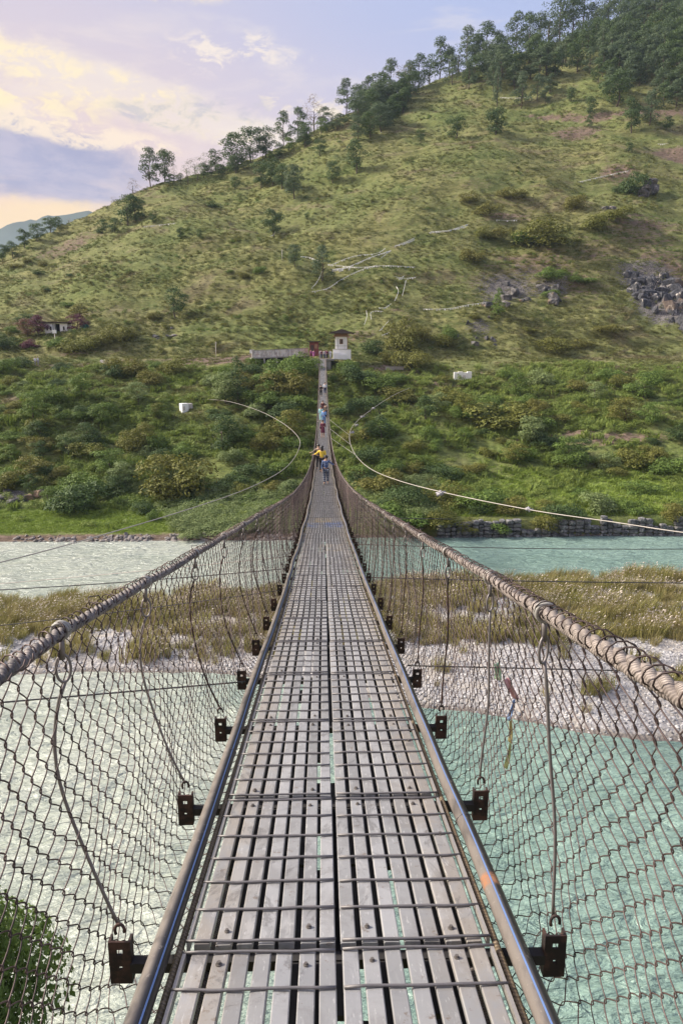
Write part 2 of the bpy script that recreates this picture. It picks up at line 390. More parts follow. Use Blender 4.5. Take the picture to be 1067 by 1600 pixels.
def f_rock(t):
    g = geo(t); a = t.noise(g, .5, 6, .7, .5); b = t.noise(g, 3.5, 5, .7); cr = t.node('ShaderNodeTexVoronoi', {'Vector': g, 'Scale': .8}, feature='DISTANCE_TO_EDGE').outputs[0]
    c = t.mix(t.ramp(a, .40, .60), (.060, .058, .062), (.17, .155, .145))
    c = t.mix(t.m('MULTIPLY', t.ramp(b, .54, .64), t.ramp(a, .50, .62)), c, (.55, .49, .43))
    c = t.mix(t.m('MULTIPLY', t.ramp(t.noise(g, .22, 3), .55, .62), .7), c, (.30, .19, .11))
    return bsdf(t, c, .9, 0, t.m('ADD', b, t.m('MULTIPLY', cr, 2)), .9, .25)
M_ROCK = mat('grey_lichened_rock', f_rock)
def f_cliff(t):
    g = geo(t); a = t.noise(g, .35, 6, .7, .6); b = t.noise(t.vscale(g, (1, 1, .5)), 2.2, 6, .75); z = t.noise(g, .12, 3)
    c = t.mix(t.ramp(b, .38, .62), (.020, .021, .026), (.085, .083, .092))
    c = t.mix(t.m('MULTIPLY', t.ramp(a, .54, .62), t.ramp(b, .46, .58)), c, (.60, .53, .46))
    c = t.mix(t.m('MULTIPLY', t.ramp(z, .56, .64), .5), c, (.26, .18, .12))
    return bsdf(t, c, .85, 0, b, .9, .3)
M_CLIFF = mat('black_cliff_rock', f_cliff)
M_BOULDER = simple('river_boulder', (.20, .175, .16), .85, var=.6, scale=2.5, bstr=.5, bdist=.05)
M_PEB = None
def f_peb(t):
    o = t.node('ShaderNodeObjectInfo').outputs['Random']
    c = t.mix(o, (.14, .135, .135), (.55, .53, .515)); return bsdf(t, c, .85)
M_PEB = mat('pebbles', f_peb)

# deck metals -----------------------------------------------------
PITCHX, X0, SW = .0632, .010, .0475
JD = 1.03; J0 = .86
def f_slat(t):
    g = geo(t); s = t.node('ShaderNodeSeparateXYZ', {0: g}); x, y, z = s.outputs
    ix = t.m('FLOOR', t.m('DIVIDE', x, PITCHX)); iy = t.m('FLOOR', t.m('DIVIDE', t.m('SUBTRACT', y, J0), JD))
    wn = t.node('ShaderNodeTexWhiteNoise', {0: t.node('ShaderNodeCombineXYZ', {0: ix, 1: iy, 2: 0.}).outputs[0]}).outputs[0]
    st = t.noise(t.vscale(g, (10, 1.6, 1)), 3, 6, .7, .5); bl = t.noise(g, 5, 5, .65, .8); fi = t.noise(g, 120, 3, .6)
    c = t.mix(wn, (.305, .298, .290), (.455, .445, .435))
    c = t.mix(t.m('MULTIPLY', t.ramp(bl, .45, .62), .55), c, (.25, .238, .230))
    c = t.mix(t.m('MULTIPLY', t.ramp(st, .55, .70), .55), c, (.54, .52, .495))
    # dusty tan wear near the edges of the walkway
    edge = t.m('MULTIPLY', t.ramp(t.m('ABSOLUTE', x), .20, .44), t.ramp(bl, .30, .56))
    c = t.mix(t.m('MULTIPLY', edge, .6), c, (.42, .36, .29))
    c = t.mix(t.m('MULTIPLY', t.ramp(t.noise(g, 16, 4, .8), .60, .70), .7), c, (.20, .145, .105))
    c = t.mix(t.m('MULTIPLY', t.ramp(t.noise(t.vscale(g, (1, .6, 1)), 4.5, 7, .8, 1.5), .54, .62), .55), c, (.155, .145, .138))
    c = t.mix(t.m('MULTIPLY', t.ramp(t.noise(t.vscale(g, (6, 1.2, 1), (3, 1, 0)), 14, 4, .7), .60, .68), .6), c, (.62, .60, .57))
    # old blue and yellow paint rubbed over the boards
    def band(y0, hw, x0, hwx): 
        return t.m('MULTIPLY', t.ramp(t.m('ABSOLUTE', t.m('SUBTRACT', y, y0)), hw, hw*.4), t.ramp(t.m('ABSOLUTE', t.m('SUBTRACT', x, x0)), hwx, hwx*.5))
    p = t.ramp(t.noise(g, 7, 5, .7), .42, .58)
    c = t.mix(t.m('MULTIPLY', t.m('MULTIPLY', band(18.4, 1.0, .22, .3), p), .8), c, (.16, .27, .58))
    c = t.mix(t.m('MULTIPLY', t.m('MULTIPLY', band(18.3, .8, -.33, .2), p), .7), c, (.18, .29, .56))
    c = t.mix(t.m('MULTIPLY', t.m('MULTIPLY', band(19.6, .9, -.05, .3), p), .7), c, (.62, .45, .20))
    c = t.mix(t.m('MULTIPLY', t.m('MULTIPLY', band(13.6, .9, .1, .3), p), .4), c, (.55, .42, .22))
    ra = t.m('ADD', .38, t.m('MULTIPLY', bl, .3))
    return bsdf(t, c, ra, .40, t.m('ADD', t.m('MULTIPLY', st, .6), t.m('MULTIPLY', fi, .3)), .25, .003)
M_SLAT = mat('galvanised_slats', f_slat)
M_BAR = simple('ribbed_steel_bar', (.20, .185, .18), .55, .5, .4, 60, .5, .002)
M_EDGE = simple('edge_strip_steel', (.42, .385, .35), .5, .4, .3, 30)
M_DARK = simple('dark_understructure', (.022, .019, .018), .8, .0, .4, 12)
M_BOLT = simple('bolt_steel', (.17, .15, .135), .6, .5, .5, 60)
def f_rust(t):
    g = geo(t); a = t.noise(g, 14, 5, .7); b = t.noise(g, 70, 3)
    c = t.mix(t.ramp(a, .4, .62), (.022, .015, .014), (.080, .040, .030))
    return bsdf(t, c, .75, .2, b, .4, .002)
M_RUST = mat('rusty_brown_steel', f_rust)
def f_wire(t):
    g = geo(t); a = t.noise(g, 3.0, 4, .6); b = t.noise(g, .35, 2)
    c = t.mix(t.ramp(a, .4, .6), (.045, .030, .029), (.120, .084, .078))
    c = t.mix(t.ramp(b, .50, .70), c, (.20, .145, .13))
    return bsdf(t, c, .55, .45)
M_WIRE = mat('weathered_mesh_wire', f_wire)
def f_pipe(t):
    g = geo(t); nz = t.node('ShaderNodeSeparateXYZ', {0: t.node('ShaderNodeNewGeometry').outputs['Normal']}).outputs
    a = t.noise(t.vscale(g, (1, .25, 1)), 9, 6, .65); y = t.node('ShaderNodeSeparateXYZ', {0: g}).outputs[1]
    b = t.noise(g, 45, 5, .75)
    dust_sunlit = t.m('MULTIPLY', t.ramp(t.m('SUBTRACT', t.m('MULTIPLY', nz[2], .7), t.m('MULTIPLY', nz[0], .85)), .38, .95), t.ramp(a, .20, .55))  # dust on top, plus sunlight on the left side put into the colour
    dust_sunlit = t.m('MAXIMUM', dust_sunlit, t.m('MULTIPLY', t.ramp(y, 6, 22), t.ramp(a, .2, .4)))
    c = t.mix(t.m('MULTIPLY', dust_sunlit, .80), (.022, .021, .025), (.25, .215, .185))
    c = t.mix(t.m('MULTIPLY', t.ramp(b, .60, .68), .5), c, (.42, .36, .31))
    # rusty smear round the right pipe where it was burnt
    x = t.node('ShaderNodeSeparateXYZ', {0: g}).outputs[0]
    sm = t.m('MULTIPLY', t.ramp(t.m('ABSOLUTE', t.m('SUBTRACT', y, 2.17)), .045, .02), t.ramp(x, .3, .4))
    c = t.mix(t.m('MULTIPLY', sm, t.ramp(b, .35, .5)), c, (.36, .17, .09))
    return bsdf(t, c, .38, 0, b, .2, .002)
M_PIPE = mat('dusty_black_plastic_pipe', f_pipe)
M_BLUE = simple('pipe_blue_stripe', (.15, .24, .47), .4, 0, .3, 20)
def ropemat(name, c1, c2, c3, fr, ang):
    def f(t):
        uv = t.node('ShaderNodeTexCoord').outputs['UV']; s = t.node('ShaderNodeSeparateXYZ', {0: uv})
        k = t.m('ADD', t.m('MULTIPLY', s.outputs[0], ang), t.m('MULTIPLY', s.outputs[1], fr))
        wv = t.m('SINE', t.m('MULTIPLY', k, 6.28318)); g = geo(t); a = t.noise(g, 7, 5, .65); b = t.noise(g, 60, 3)
        c = t.mix(t.ramp(a, .36, .62), c1, c2); c = t.mix(t.m('MULTIPLY', t.ramp(b, .52, .64), .5), c, c3)
        c = t.mix(t.m('MULTIPLY', t.ramp(wv, -.5, -1.0), .55), c, (.05, .04, .037))
        return bsdf(t, c, .6, .25, wv, .8, .0018)
    return mat(name, f)
M_ROPEL = ropemat('steel_rope_dark', (.125, .110, .105), (.235, .205, .190), (.33, .28, .25), 95, 2)
M_ROPER = ropemat('steel_rope_tan', (.20, .165, .145), (.34, .285, .25), (.42, .36, .32), 120, 3)
M_GOLD = ropemat('thin_golden_rope', (.17, .125, .075), (.27, .20, .12), (.35, .27, .18), 60, 1)
M_HANG = simple('hanger_rod_steel', (.20, .18, .175), .5, .5, .4, 12)
M_CLAMP = simple('cable_clamp', (.30, .285, .26), .6, .2, .4, 20)

# ------------------------------------------------------------------ the setting: ground, water, hill, banks, island
def struct(name, me, **k):
    o = link(name, me, **k); o['kind'] = 'structure'; return o
gp = np.array([[-9000,-3000,-24],[9000,-3000,-24],[9000,12000,-24],[-9000,12000,-24]])
struct('ground', mesh_np('ground', gp, np.array([[0,1,2,3]]), simple('valley_floor', (.12,.13,.06), .95, scale=.01)))
wv = np.array([[-700,-90,WATER],[700,-90,WATER],[700,86,WATER],[-700,86,WATER]])
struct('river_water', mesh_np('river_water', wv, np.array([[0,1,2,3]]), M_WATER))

def spots(X, Y, lst):
    s = 0*X
    for px, py, rx, ry, k in lst:
        p = hit(px, py); s = np.maximum(s, k*np.exp(-(((X-p.x)/rx)**2+((Y-p.y)/ry)**2)))
    return s
SOIL = [(900,205,8,5,1.0),(640,205,5,4,.3),(965,268,7,4,.8),(1050,245,8,4,.8),(830,415,15,10,.60),(780,450,14,9,.55),(930,395,10,8,.45),(1000,360,14,9,.55),(880,440,16,8,.55),
        (110,385,12,8,.72),(130,372,9,7,.6),(70,400,9,6,.5),(215,345,8,4,.5),(790,340,9,3,.7),(700,275,7,3,.45),(740,290,8,3,.45),(330,560,9,3,.9),(270,562,9,3,.7),(370,558,6,3,.9),(130,555,10,3,.7),
        (560,525,6,3,.7),(610,572,5,3,.7),(720,470,12,8,.4),(1000,560,10,4,.35),(880,680,7,1.8,.9),(960,690,8,1.8,.9),(820,690,5,1.5,.7),(20,620,7,4,.6),(350,640,3,3,.4),(860,250,8,3,.4),(1040,420,12,8,.6),(760,580,4,3,.5),(640,590,4,3,.6),(200,560,6,3,.6),(640,300,8,3,.35),(560,380,8,2,.35),(380,330,7,3,.4),(300,400,7,3,.35)]
STONE = [(790,450,8,5,.85),(860,450,6,4,.75),(770,470,6,4,.6),(1010,440,8,7,.9),(1040,480,8,7,1.0),(820,430,7,5,.5),(960,330,4,3,.5),(750,512,4,3,.6),(690,470,4,3,.3),(20,775,3,2,.9),(250,845,12,1.6,.5)]
LUSH = [(430,620,20,14,.7),(230,640,22,12,.7),(60,660,16,12,.6),(590,630,14,10,.8),(640,700,16,10,.55),(300,800,20,8,.6),(930,760,26,6,.95),(1030,770,12,6,.9),(800,760,12,5,.5),(470,540,12,6,.35),(130,450,22,10,.25),(560,270,14,7,.35),(350,320,14,7,.3),(930,140,20,12,.3),(700,180,14,8,.3)]
cols = np.concatenate([np.linspace(-1.5, -.56, 24), np.linspace(-.55, .58, 500), np.linspace(.60, 2.4, 30)])
yy = [72.0]
while yy[-1] < 520:
    y_ = yy[-1]; yy.append(y_+(.34 if y_ < 100 else .34+.0022*(y_-100) if y_ < 420 else 6.))
rows = np.array(yy)
Tg, Yg = np.meshgrid(cols, rows); Xg = Tg*Yg+CAMX; Zg = height(Xg, Yg)
nr, nc = Tg.shape; idx = np.arange(nr*nc).reshape(nr, nc)
F = np.stack([idx[:-1,:-1], idx[:-1,1:], idx[1:,1:], idx[1:,:-1]], -1).reshape(-1, 4)
me = mesh_np('hillside', np.stack([Xg, Yg, Zg], -1), F, M_TER, True)
soil = spots(Xg, Yg, SOIL); stone = spots(Xg, Yg, STONE); lush = spots(Xg, Yg, LUSH)
left_mead = (1-sstep(Tg, -.22, -.16))*(1-sstep(Yg, 88, 93))
lush = np.maximum(lush, left_mead); lush = np.maximum(lush, .45*(1-sstep(Yg, 120, 150)))
# the worn tracks on the slope
def track(pts, w_, k):
    global soil, lush
    q = [hit(*p) for p in pts]
    for a, b in zip(q[:-1], q[1:]):
        for s in np.linspace(0, 1, 8):
            cx, cy = a.x*(1-s)+b.x*s, a.y*(1-s)+b.y*s
            kk = k*np.exp(-(((Xg-cx)/3)**2+((Yg-cy)/w_)**2)); soil = np.maximum(soil, kk); lush = lush*(1-.8*kk)
track([(0,575),(70,572),(180,568),(260,572),(330,566),(388,562)], 1.6, .95)
track([(830,182),(930,186),(1067,179)], 2.0, .75)
track([(590,575),(640,580),(665,600),(720,612)], 1.2, .8)
track([(545,560),(590,540),(640,500),(616,480)], 1., .5)
shore = (1-sstep(Zg, -19.75, -19.3))*(1-sstep(Yg, 86, 90)); soil = np.maximum(soil, shore); lush = lush*(1-shore)
colr = np.stack([np.clip(soil,0,1), np.clip(lush,0,1), np.clip(stone,0,1), 0*soil+1], -1).astype(np.float32)
ca = me.color_attributes.new('cover', 'FLOAT_COLOR', 'POINT'); ca.data.foreach_set('color', colr.reshape(-1))
struct('hillside', me)

# near bank under the camera
gx, gy = np.meshgrid(np.linspace(-150, 150, 120), np.linspace(-120, 17, 90))
gz = np.interp(gy, [-120,-6,-2,2,6,12,15,17], [2,-1.9,-2.6,-9,-13.5,-18.6,-20.3,-21.5])+.5*fbm(gx/4, gy/4, 4)*sstep(np.abs(gx), .8, 4)
ii = np.arange(gx.size).reshape(gx.shape); Fn = np.stack([ii[:-1,:-1], ii[:-1,1:], ii[1:,1:], ii[1:,:-1]], -1).reshape(-1, 4)
struct('near_bank', mesh_np('near_bank', np.stack([gx, gy, gz], -1), Fn, simple('near_bank_soil', (.10,.11,.045), .95, scale=1, bstr=.5, bdist=.1), True))

# island of gravel and sand
def isl(X, Y):
    t = (X-CAMX)/np.maximum(Y, 1)
    n = np.interp(t, [-1,-.5,-.2,0,.15,.3,.5,1], [44,44,44,42,38.7,37.2,35.0,33])+.45*fbm(X/7, X/7+3, 3)
    f = np.interp(t, [-1,-.46,-.2,0,.2,.46,1], [58,58.3,58.8,60.5,62.6,63.6,64])+.5*fbm(X/5, X/5+9, 3)
    u = np.minimum(Y-n, (f-Y)*1.2)
    return WATER-.9+.9*sstep(u, -4, 0)+.28*sstep(u, 0, 1.2)+.35*sstep(u, 1, 6)+sstep(u, 0, 3)*(.22*fbm(X/4, Y/3, 4)+.06*fbm(X, Y, 3)), u
ix = np.linspace(-95, 95, 520); iy = np.linspace(30, 69, 200); IX, IY = np.meshgrid(ix, iy); IZ, IU = isl(IX, IY)
ii = np.arange(IX.size).reshape(IX.shape); Fi = np.stack([ii[:-1,:-1], ii[:-1,1:], ii[1:,1:], ii[1:,:-1]], -1).reshape(-1, 4)
struct('gravel_island', mesh_np('gravel_island', np.stack([IX, IY, IZ], -1), Fi, M_GRAVEL, True))

# far blue mountains in the next valley
def mountain(name, y0, pts, mat_):
    px = np.linspace(-500, 1500, 220); top = np.interp(px, [p[0] for p in pts], [p[1] for p in pts])+4*fbm(px/14, px*0+.3, 5)
    V = []; 
    for k, s in enumerate(np.linspace(0, 1, 14)):
        for a, b in zip(px, top):
            x, y, z = ray(a, b); d = y0+700*s
            zt = z/y*(y0+700); zz = -24+(zt+24)*s**1.15+14*float(fbm(a/18+k*.6, k*.8+.1, 4))*(1 if 0 < s < 1 else 0)
            V.append((x/y*d, d, zz))
        
    k = np.arange(14*220).reshape(14, 220); Fm = np.stack([k[:-1,:-1], k[:-1,1:], k[1:,1:], k[1:,:-1]], -1).reshape(-1, 4)
    return struct(name, mesh_np(name, np.array(V), Fm, mat_, True))
M_FAR = simple('far_forest', (.045,.065,.035), .95, var=.6, scale=.02)
mountain('far_mountain', 2300, [(-500,300),(-100,372),(0,356),(40,345),(80,338),(140,330),(300,360),(700,420),(1500,430)], M_FAR)

# ------------------------------------------------------------------ scattered stuff (geometry nodes)
def scatter(name, pts, rots, scl, var, meshes, label, cat):
    me = mesh_np(name, pts, np.zeros((0, 3), dtype=int)) if False else bpy.data.meshes.new(name)
    me.vertices.add(len(pts)); me.vertices.foreach_set('co', np.asarray(pts, dtype=np.float32).reshape(-1))
    a = me.attributes.new('rot', 'FLOAT_VECTOR', 'POINT'); a.data.foreach_set('vector', np.asarray(rots, dtype=np.float32).reshape(-1))
    a = me.attributes.new('scl', 'FLOAT_VECTOR', 'POINT'); a.data.foreach_set('vector', np.asarray(scl, dtype=np.float32).reshape(-1))
    a = me.attributes.new('kind_index', 'INT', 'POINT'); a.data.foreach_set('value', np.asarray(var, dtype=np.int32))
    o = link(name, me)
    ng = bpy.data.node_groups.new(name, 'GeometryNodeTree')
    ng.interface.new_socket('Geometry', in_out='INPUT', socket_type='NodeSocketGeometry'); ng.interface.new_socket('Geometry', in_out='OUTPUT', socket_type='NodeSocketGeometry')
    t = NT(ng); gi = t.node('NodeGroupInput'); go = t.node('NodeGroupOutput'); jn = t.node('GeometryNodeJoinGeometry')
    def attr(nm, ty): 
        n = t.node('GeometryNodeInputNamedAttribute', data_type=ty); n.inputs[0].default_value = nm; return n.outputs[0]
    for i, m_ in enumerate(meshes):
        src = bpy.data.objects.new(name+'_source', m_)
        oi = t.node('GeometryNodeObjectInfo', {'Object': src})
        eq = t.node('FunctionNodeCompare', data_type='INT', operation='EQUAL'); t.l.new(attr('kind_index', 'INT'), eq.inputs[2]); eq.inputs[3].default_value = i
        ip = t.node('GeometryNodeInstanceOnPoints'); t.l.new(gi.outputs[0], ip.inputs['Points']); t.l.new(eq.outputs[0], ip.inputs['Selection'])
        t.l.new(oi.outputs['Geometry'], ip.inputs['Instance']); t.l.new(attr('rot', 'FLOAT_VECTOR'), ip.inputs['Rotation']); t.l.new(attr('scl', 'FLOAT_VECTOR'), ip.inputs['Scale'])
        t.l.new(ip.outputs[0], jn.inputs[0])
    t.l.new(jn.outputs[0], go.inputs[0])
    md = o.modifiers.new('scatter', 'NODES'); md.node_group = ng
    put(o, label, cat, kind='stuff'); return o

def blades(seed, n, hgt, spread, lean, wid, mat_, segs=2, plume=None, wind=0.):
    """a tuft of grass blades"""
    r = np.random.default_rng(seed); V = []; Fq = []; Vp = []; mb = MB()
    for i in range(n):
        a = r.random()*6.28; rr = spread*math.sqrt(r.random()); b = np.array([math.cos(a)*rr, math.sin(a)*rr, -.05])
        h = hgt*(.6+.4*r.random()); ln = lean*(.3+r.random()); a2 = a+r.normal()*.6
        dv = np.array([math.cos(a2)*ln+wind, math.sin(a2)*ln, 0])
        sd_ = np.array([-math.sin(a2), math.cos(a2), 0])*wid
        if r.random() < .5: sd_ = np.array([1, 0, 0])*wid
        p1 = b+dv*h*.35+np.array([0,0,h*.6]); p2 = b+dv*h+np.array([0,0,h*(1-.25*ln)])
        mb.add([b-sd_, b+sd_, p1+sd_*.8, p1-sd_*.8], np.array([[0,1,2,3]])); mb.add([p1-sd_*.8, p1+sd_*.8, p2], np.array([[0,1,2]]))
        if plume and r.random() < plume:
            q = p2+dv*.25*h+np.array([0,0,.05]); s2 = sd_*2.2
            mb.add([p2-s2*.5, p2+s2*.5, q+s2, q-s2], np.array([[0,1,2,3]]), 1)
    return mb.mesh('tuft', mat_ if isinstance(mat_, list) else [mat_])

def crown(seed, kind, n=700, leaf=.16):
    """unit foliage: base at z=0, height 1, radius about .5; lobes of leaf sized faces"""
    r = np.random.default_rng(seed); lobes = []
    if kind == 'pine':
        for i in range(17):
            z = .20+.76*i/16; rad = .30*math.sin(min(1, (1.08-z)*1.9)*1.5)*(.7+.5*r.random()); a = r.random()*6.28
            k = .25 if i > 12 else .8
            lobes.append((math.cos(a)*rad*k, math.sin(a)*rad*k, z, .13+.07*r.random(), .07+.03*r.random()))
    elif kind == 'tree':
        for i in range(17):
            a = r.random()*6.28; q = r.random()**.5; z = .16+.72*(i+r.random())/17
            rad = .36*q*math.sin(math.pi*min(1,max(0,(z+.02)/1.02)))
            lobes.append((math.cos(a)*rad, math.sin(a)*rad, z, .13+.09*r.random(), .10+.05*r.random()))
    elif kind == 'cone':
        for i in range(12):
            z = .12+.8*i/11; rad = .22*(1.05-z); a = r.random()*6.28
            lobes.append((math.cos(a)*rad, math.sin(a)*rad, z, .10+.20*(1-z), .10))
    else:      # shrub
        for i in range(12):
            a = r.random()*6.28; q = .38*r.random()**.5; z = .15+.55*r.random()*(1-q)
            lobes.append((math.cos(a)*q, math.sin(a)*q, z, .17+.10*r.random(), .16+.10*r.random()))
    lob = np.array(lobes); wgt = lob[:, 3]**2; ch = r.choice(len(lob), n, p=wgt/wgt.sum())
    d = r.normal(size=(n, 3)); d /= np.linalg.norm(d, axis=1)[:, None]; d[:, 2] = np.where(d[:, 2] < -.3, -d[:, 2], d[:, 2])
    s = .60+.5*r.random(n)**.7
    Cn = lob[ch, :3]+d*np.stack([lob[ch, 3], lob[ch, 3], lob[ch, 4]], -1)*s[:, None]
    nn = d+r.normal(size=(n, 3))*.55+np.array([0, 0, .25]); nn /= np.linalg.norm(nn, axis=1)[:, None]
    ref = r.normal(size=(n, 3)); U = np.cross(nn, ref); U /= np.linalg.norm(U, axis=1)[:, None]; W = np.cross(nn, U)
    sz = leaf*(.55+.8*r.random(n))[:, None]
    V = np.stack([Cn-U*sz, Cn+W*sz*.55-nn*sz*.12, Cn+U*sz, Cn-W*sz*.55-nn*sz*.12], 1)
    Fq = np.arange(n*4).reshape(n, 4)
    return V.reshape(-1, 3), Fq

CR = {}
def crown_mesh(kind, colour, v):
    key = (kind, colour, v)
    if key not in CR:
        n, lf = {'pine': (2200, .022), 'tree': (2700, .022), 'cone': (1900, .024), 'shrub': (2800, .027), 'airy': (620, .018)}[kind]
        V, Fq = crown(v*31+hash_(kind), 'tree' if kind == 'airy' else kind, n, lf)
        CR[key] = mesh_np(kind+'_foliage', V, Fq, L[colour])
    return CR[key]
def hash_(s): return sum(ord(c)*(i+3) for i, c in enumerate(s))
TR = {}
def trunk_mesh(kind, v):
    key = (kind, v)
    if key not in TR:
        r = random.Random(v*7+hash_(kind)); mb = MB()
        n = 9; top = .93 if kind in ('pine', 'cone') else .62
        bx, by = r.uniform(-.05, .05), r.uniform(-.05, .05)
        pts = np.array([[bx*math.sin(3*i/n), by*math.sin(4*i/n), -.04+top*i/(n-1)] for i in range(n)])
        mb.tube(pts, np.linspace(.022 if kind != 'tree' else .028, .006, n), 6)
        for k in range(9 if kind == 'pine' else 7):
            z = r.uniform(.28, top*.95); a = r.uniform(0, 6.28); ln = r.uniform(.14, .30)*(1.15-z)
            i = min(n-1, int(z/top*(n-1))); b = pts[i]
            q = np.array([b, b+[math.cos(a)*ln*.5, math.sin(a)*ln*.5, ln*.35], b+[math.cos(a)*ln, math.sin(a)*ln, ln*.6]])
            mb.tube(q, np.array([.009, .006, .003]), 4)
        TR[key] = mb.mesh('trunk', [M_BARK], True)
    return TR[key]

def samp(n, t0, t1, y0, y1, dens=None):
    """random standing places on the hillside, accepted by dens(X,Y)"""
    t = rng.uniform(t0, t1, n); Y = np.exp(rng.uniform(math.log(y0), math.log(y1), n)); X = t*Y+CAMX
    if dens is not None:
        k = rng.random(n) < dens(X, Y); X, Y = X[k], Y[k]
    Z = height(X, Y); ry = np.interp((X-CAMX)/Y, tfine, RY); k = Y < ry+6
    return X[k], Y[k], Z[k]
def put_scatter(name, X, Y, Z, meshes, s0, s1, label, cat, flat=.8, tilt=.15):
    n = len(X); s = rng.uniform(s0, s1, n); rot = np.stack([rng.normal(size=n)*tilt, rng.normal(size=n)*tilt, rng.uniform(0, 6.28, n)], -1)
    sc = np.stack([s*rng.uniform(.8, 1.25, n), s*rng.uniform(.8, 1.25, n), s*flat*rng.uniform(.75, 1.3, n)], -1)
    scatter(name, np.stack([X, Y, Z], -1), rot, sc, rng.integers(0, len(meshes), n), meshes, label, cat)
def soil_at(X, Y): return spots(X, Y, SOIL+STONE)
# hillside tussocks
def d_tus(X, Y): return np.clip((.75+.8*fbm(X/9, Y/7, 3))*(1-.75*np.clip(soil_at(X, Y), 0, 1)), .04, 1)*sstep(Y, 100, 125)
X, Y, Z = samp(120000, -.56, .60, 100, 410, d_tus)
tus = [blades(s, 26, .62, .42, .8, .035, L['tuss']) for s in range(4)]
put_scatter('hillside_tussocks', X, Y, Z-.05, tus, .45, 1.15, 'yellow green tussock grass covering the steep hillside', 'grass', .85)
# lower slope herbs and brush
def d_herb(X, Y): return np.clip(.55+1.0*fbm(X/6, Y/5, 3), .05, 1)*(1-.85*np.clip(soil_at(X, Y)*1.2, 0, 1))*(1-.95*left_clear(X, Y))*(1-.97*landing(X, Y))*(1-.75*sstep((X/Y), .16, .24)*(1-sstep(Y, 98, 104)))
_anc = hit(290, 642)
def landing(X, Y): return (((X > -17) & (X < 8) & (Y > 133)) | ((np.abs(X-_anc.x) < 1.8) & (Y < _anc.y+1) & (Y > _anc.y-5))).astype(float)
def left_clear(X, Y): return (1-sstep(X/Y, -.23, -.18))*(1-sstep(Y, 88, 91))
X, Y, Z = samp(15000, -.56, .60, 81, 141, d_herb)
herb = [mesh_np('herb_clump', *(lambda q: (q[0], q[1]))(crown(100+s, 'shrub', 420, .045)), L['herb']) for s in range(3)]+[blades(50+s, 40, .9, .4, .45, .045, L['herb']) for s in range(2)]
put_scatter('slope_undergrowth', X, Y, Z-.1, herb, .9, 1.9, 'dense yellow green herbs and brush on the lower slope above the river', 'undergrowth', .75)
# scrub in hollows of the hill, small and low
def d_scr(X, Y): return np.clip((fbm(X/14+7, Y/12+2, 3)-.12)*2.2, 0, 1)
X, Y, Z = samp(14000, -.56, .60, 150, 350, d_scr)
scr = [mesh_np('scrub_clump', *crown(140+s, 'shrub', 360, .05), L[c_]) for s, c_ in enumerate(['olive', 'green', 'olive'])]
put_scatter('hillside_scrub', X, Y, Z-.15, scr, .7, 1.7, 'low olive scrub growing in the hollows of the hillside', 'scrub', .6)
# willow scrub by the water, left and centre
def d_wil(X, Y): return (.9*np.exp(-(((X/Y)+.13)/.10)**2)+.5*sstep(X/Y, .02, .08))*(1-left_clear(X, Y))*(1-.9*sstep(X/Y, .16, .22)*sstep(Y, 83, 86))
X, Y, Z = samp(2600, -.30, .16, 79.3, 95, d_wil)
wil = [mesh_np('willow_clump', *crown(170+s, 'shrub', 520, .036), L['pale']) for s in range(3)]
put_scatter('bank_willow_scrub', X, Y, Z-.1, wil, 1.0, 2.4, 'pale green willow scrub along the far water edge', 'scrub', .75)
# meadow
X, Y, Z = samp(9000, -.56, -.16, 79.4, 93, lambda X, Y: left_clear(X, Y)*.9)
put_scatter('meadow_grass', X, Y, Z, [blades(300+s, 24, .16, .35, .6, .02, L['meadow']) for s in range(2)], .8, 1.5, 'short bright green grass of the riverside meadow', 'grass', .9)
X, Y, Z = samp(5000, .14, .60, 80, 99, lambda X, Y: .9+0*X)
put_scatter('field_grass', X, Y, Z, [blades(310+s, 24, .30, .35, .6, .02, L['meadow']) for s in range(2)], .8, 1.6, 'light green grass of the field above the stone river wall', 'grass', .9)
# stones on the far shore
X = rng.uniform(-48, 48, 900); Y = 77.5+rng.random(900)**1.5*1.3; k = ((X < 12) | (X > 26)) & (fbm(X/5, X/5+2, 2) > -.15); X, Y = X[k], Y[k]; Z = height(X, Y)
def rockm(seed, sub, m_, amp=.3): 
    V, F_ = blob_mesh(seed, sub, amp, 1.3, (1, .85, .62)); return mesh_np('stone', V, F_, m_)
put_scatter('shore_stones', X, Y, Z, [rockm(s, 2, M_BOULDER) for s in range(4)], .08, .34, 'grey stones lining the far water edge', 'stones', .9, .4)
# pebbles of the island
n = 42000; X = rng.uniform(-36, 44, n); Y = rng.uniform(33, 58, n); Z, U_ = isl(X, Y)
k = (U_ > .05) & (fbm(X/3+2, Y/2, 3) > -.25-(X > 4)*.6) & (rng.random(n) < np.clip(1.2-(U_-5)/9, .1, 1)); X, Y, Z = X[k], Y[k], Z[k]
put_scatter('island_pebbles', X, Y, Z, [rockm(20+s, 1, M_PEB, .2) for s in range(3)], 0.04, .125, 'white and lilac grey pebbles covering the gravel bar', 'pebbles', .8, .3)
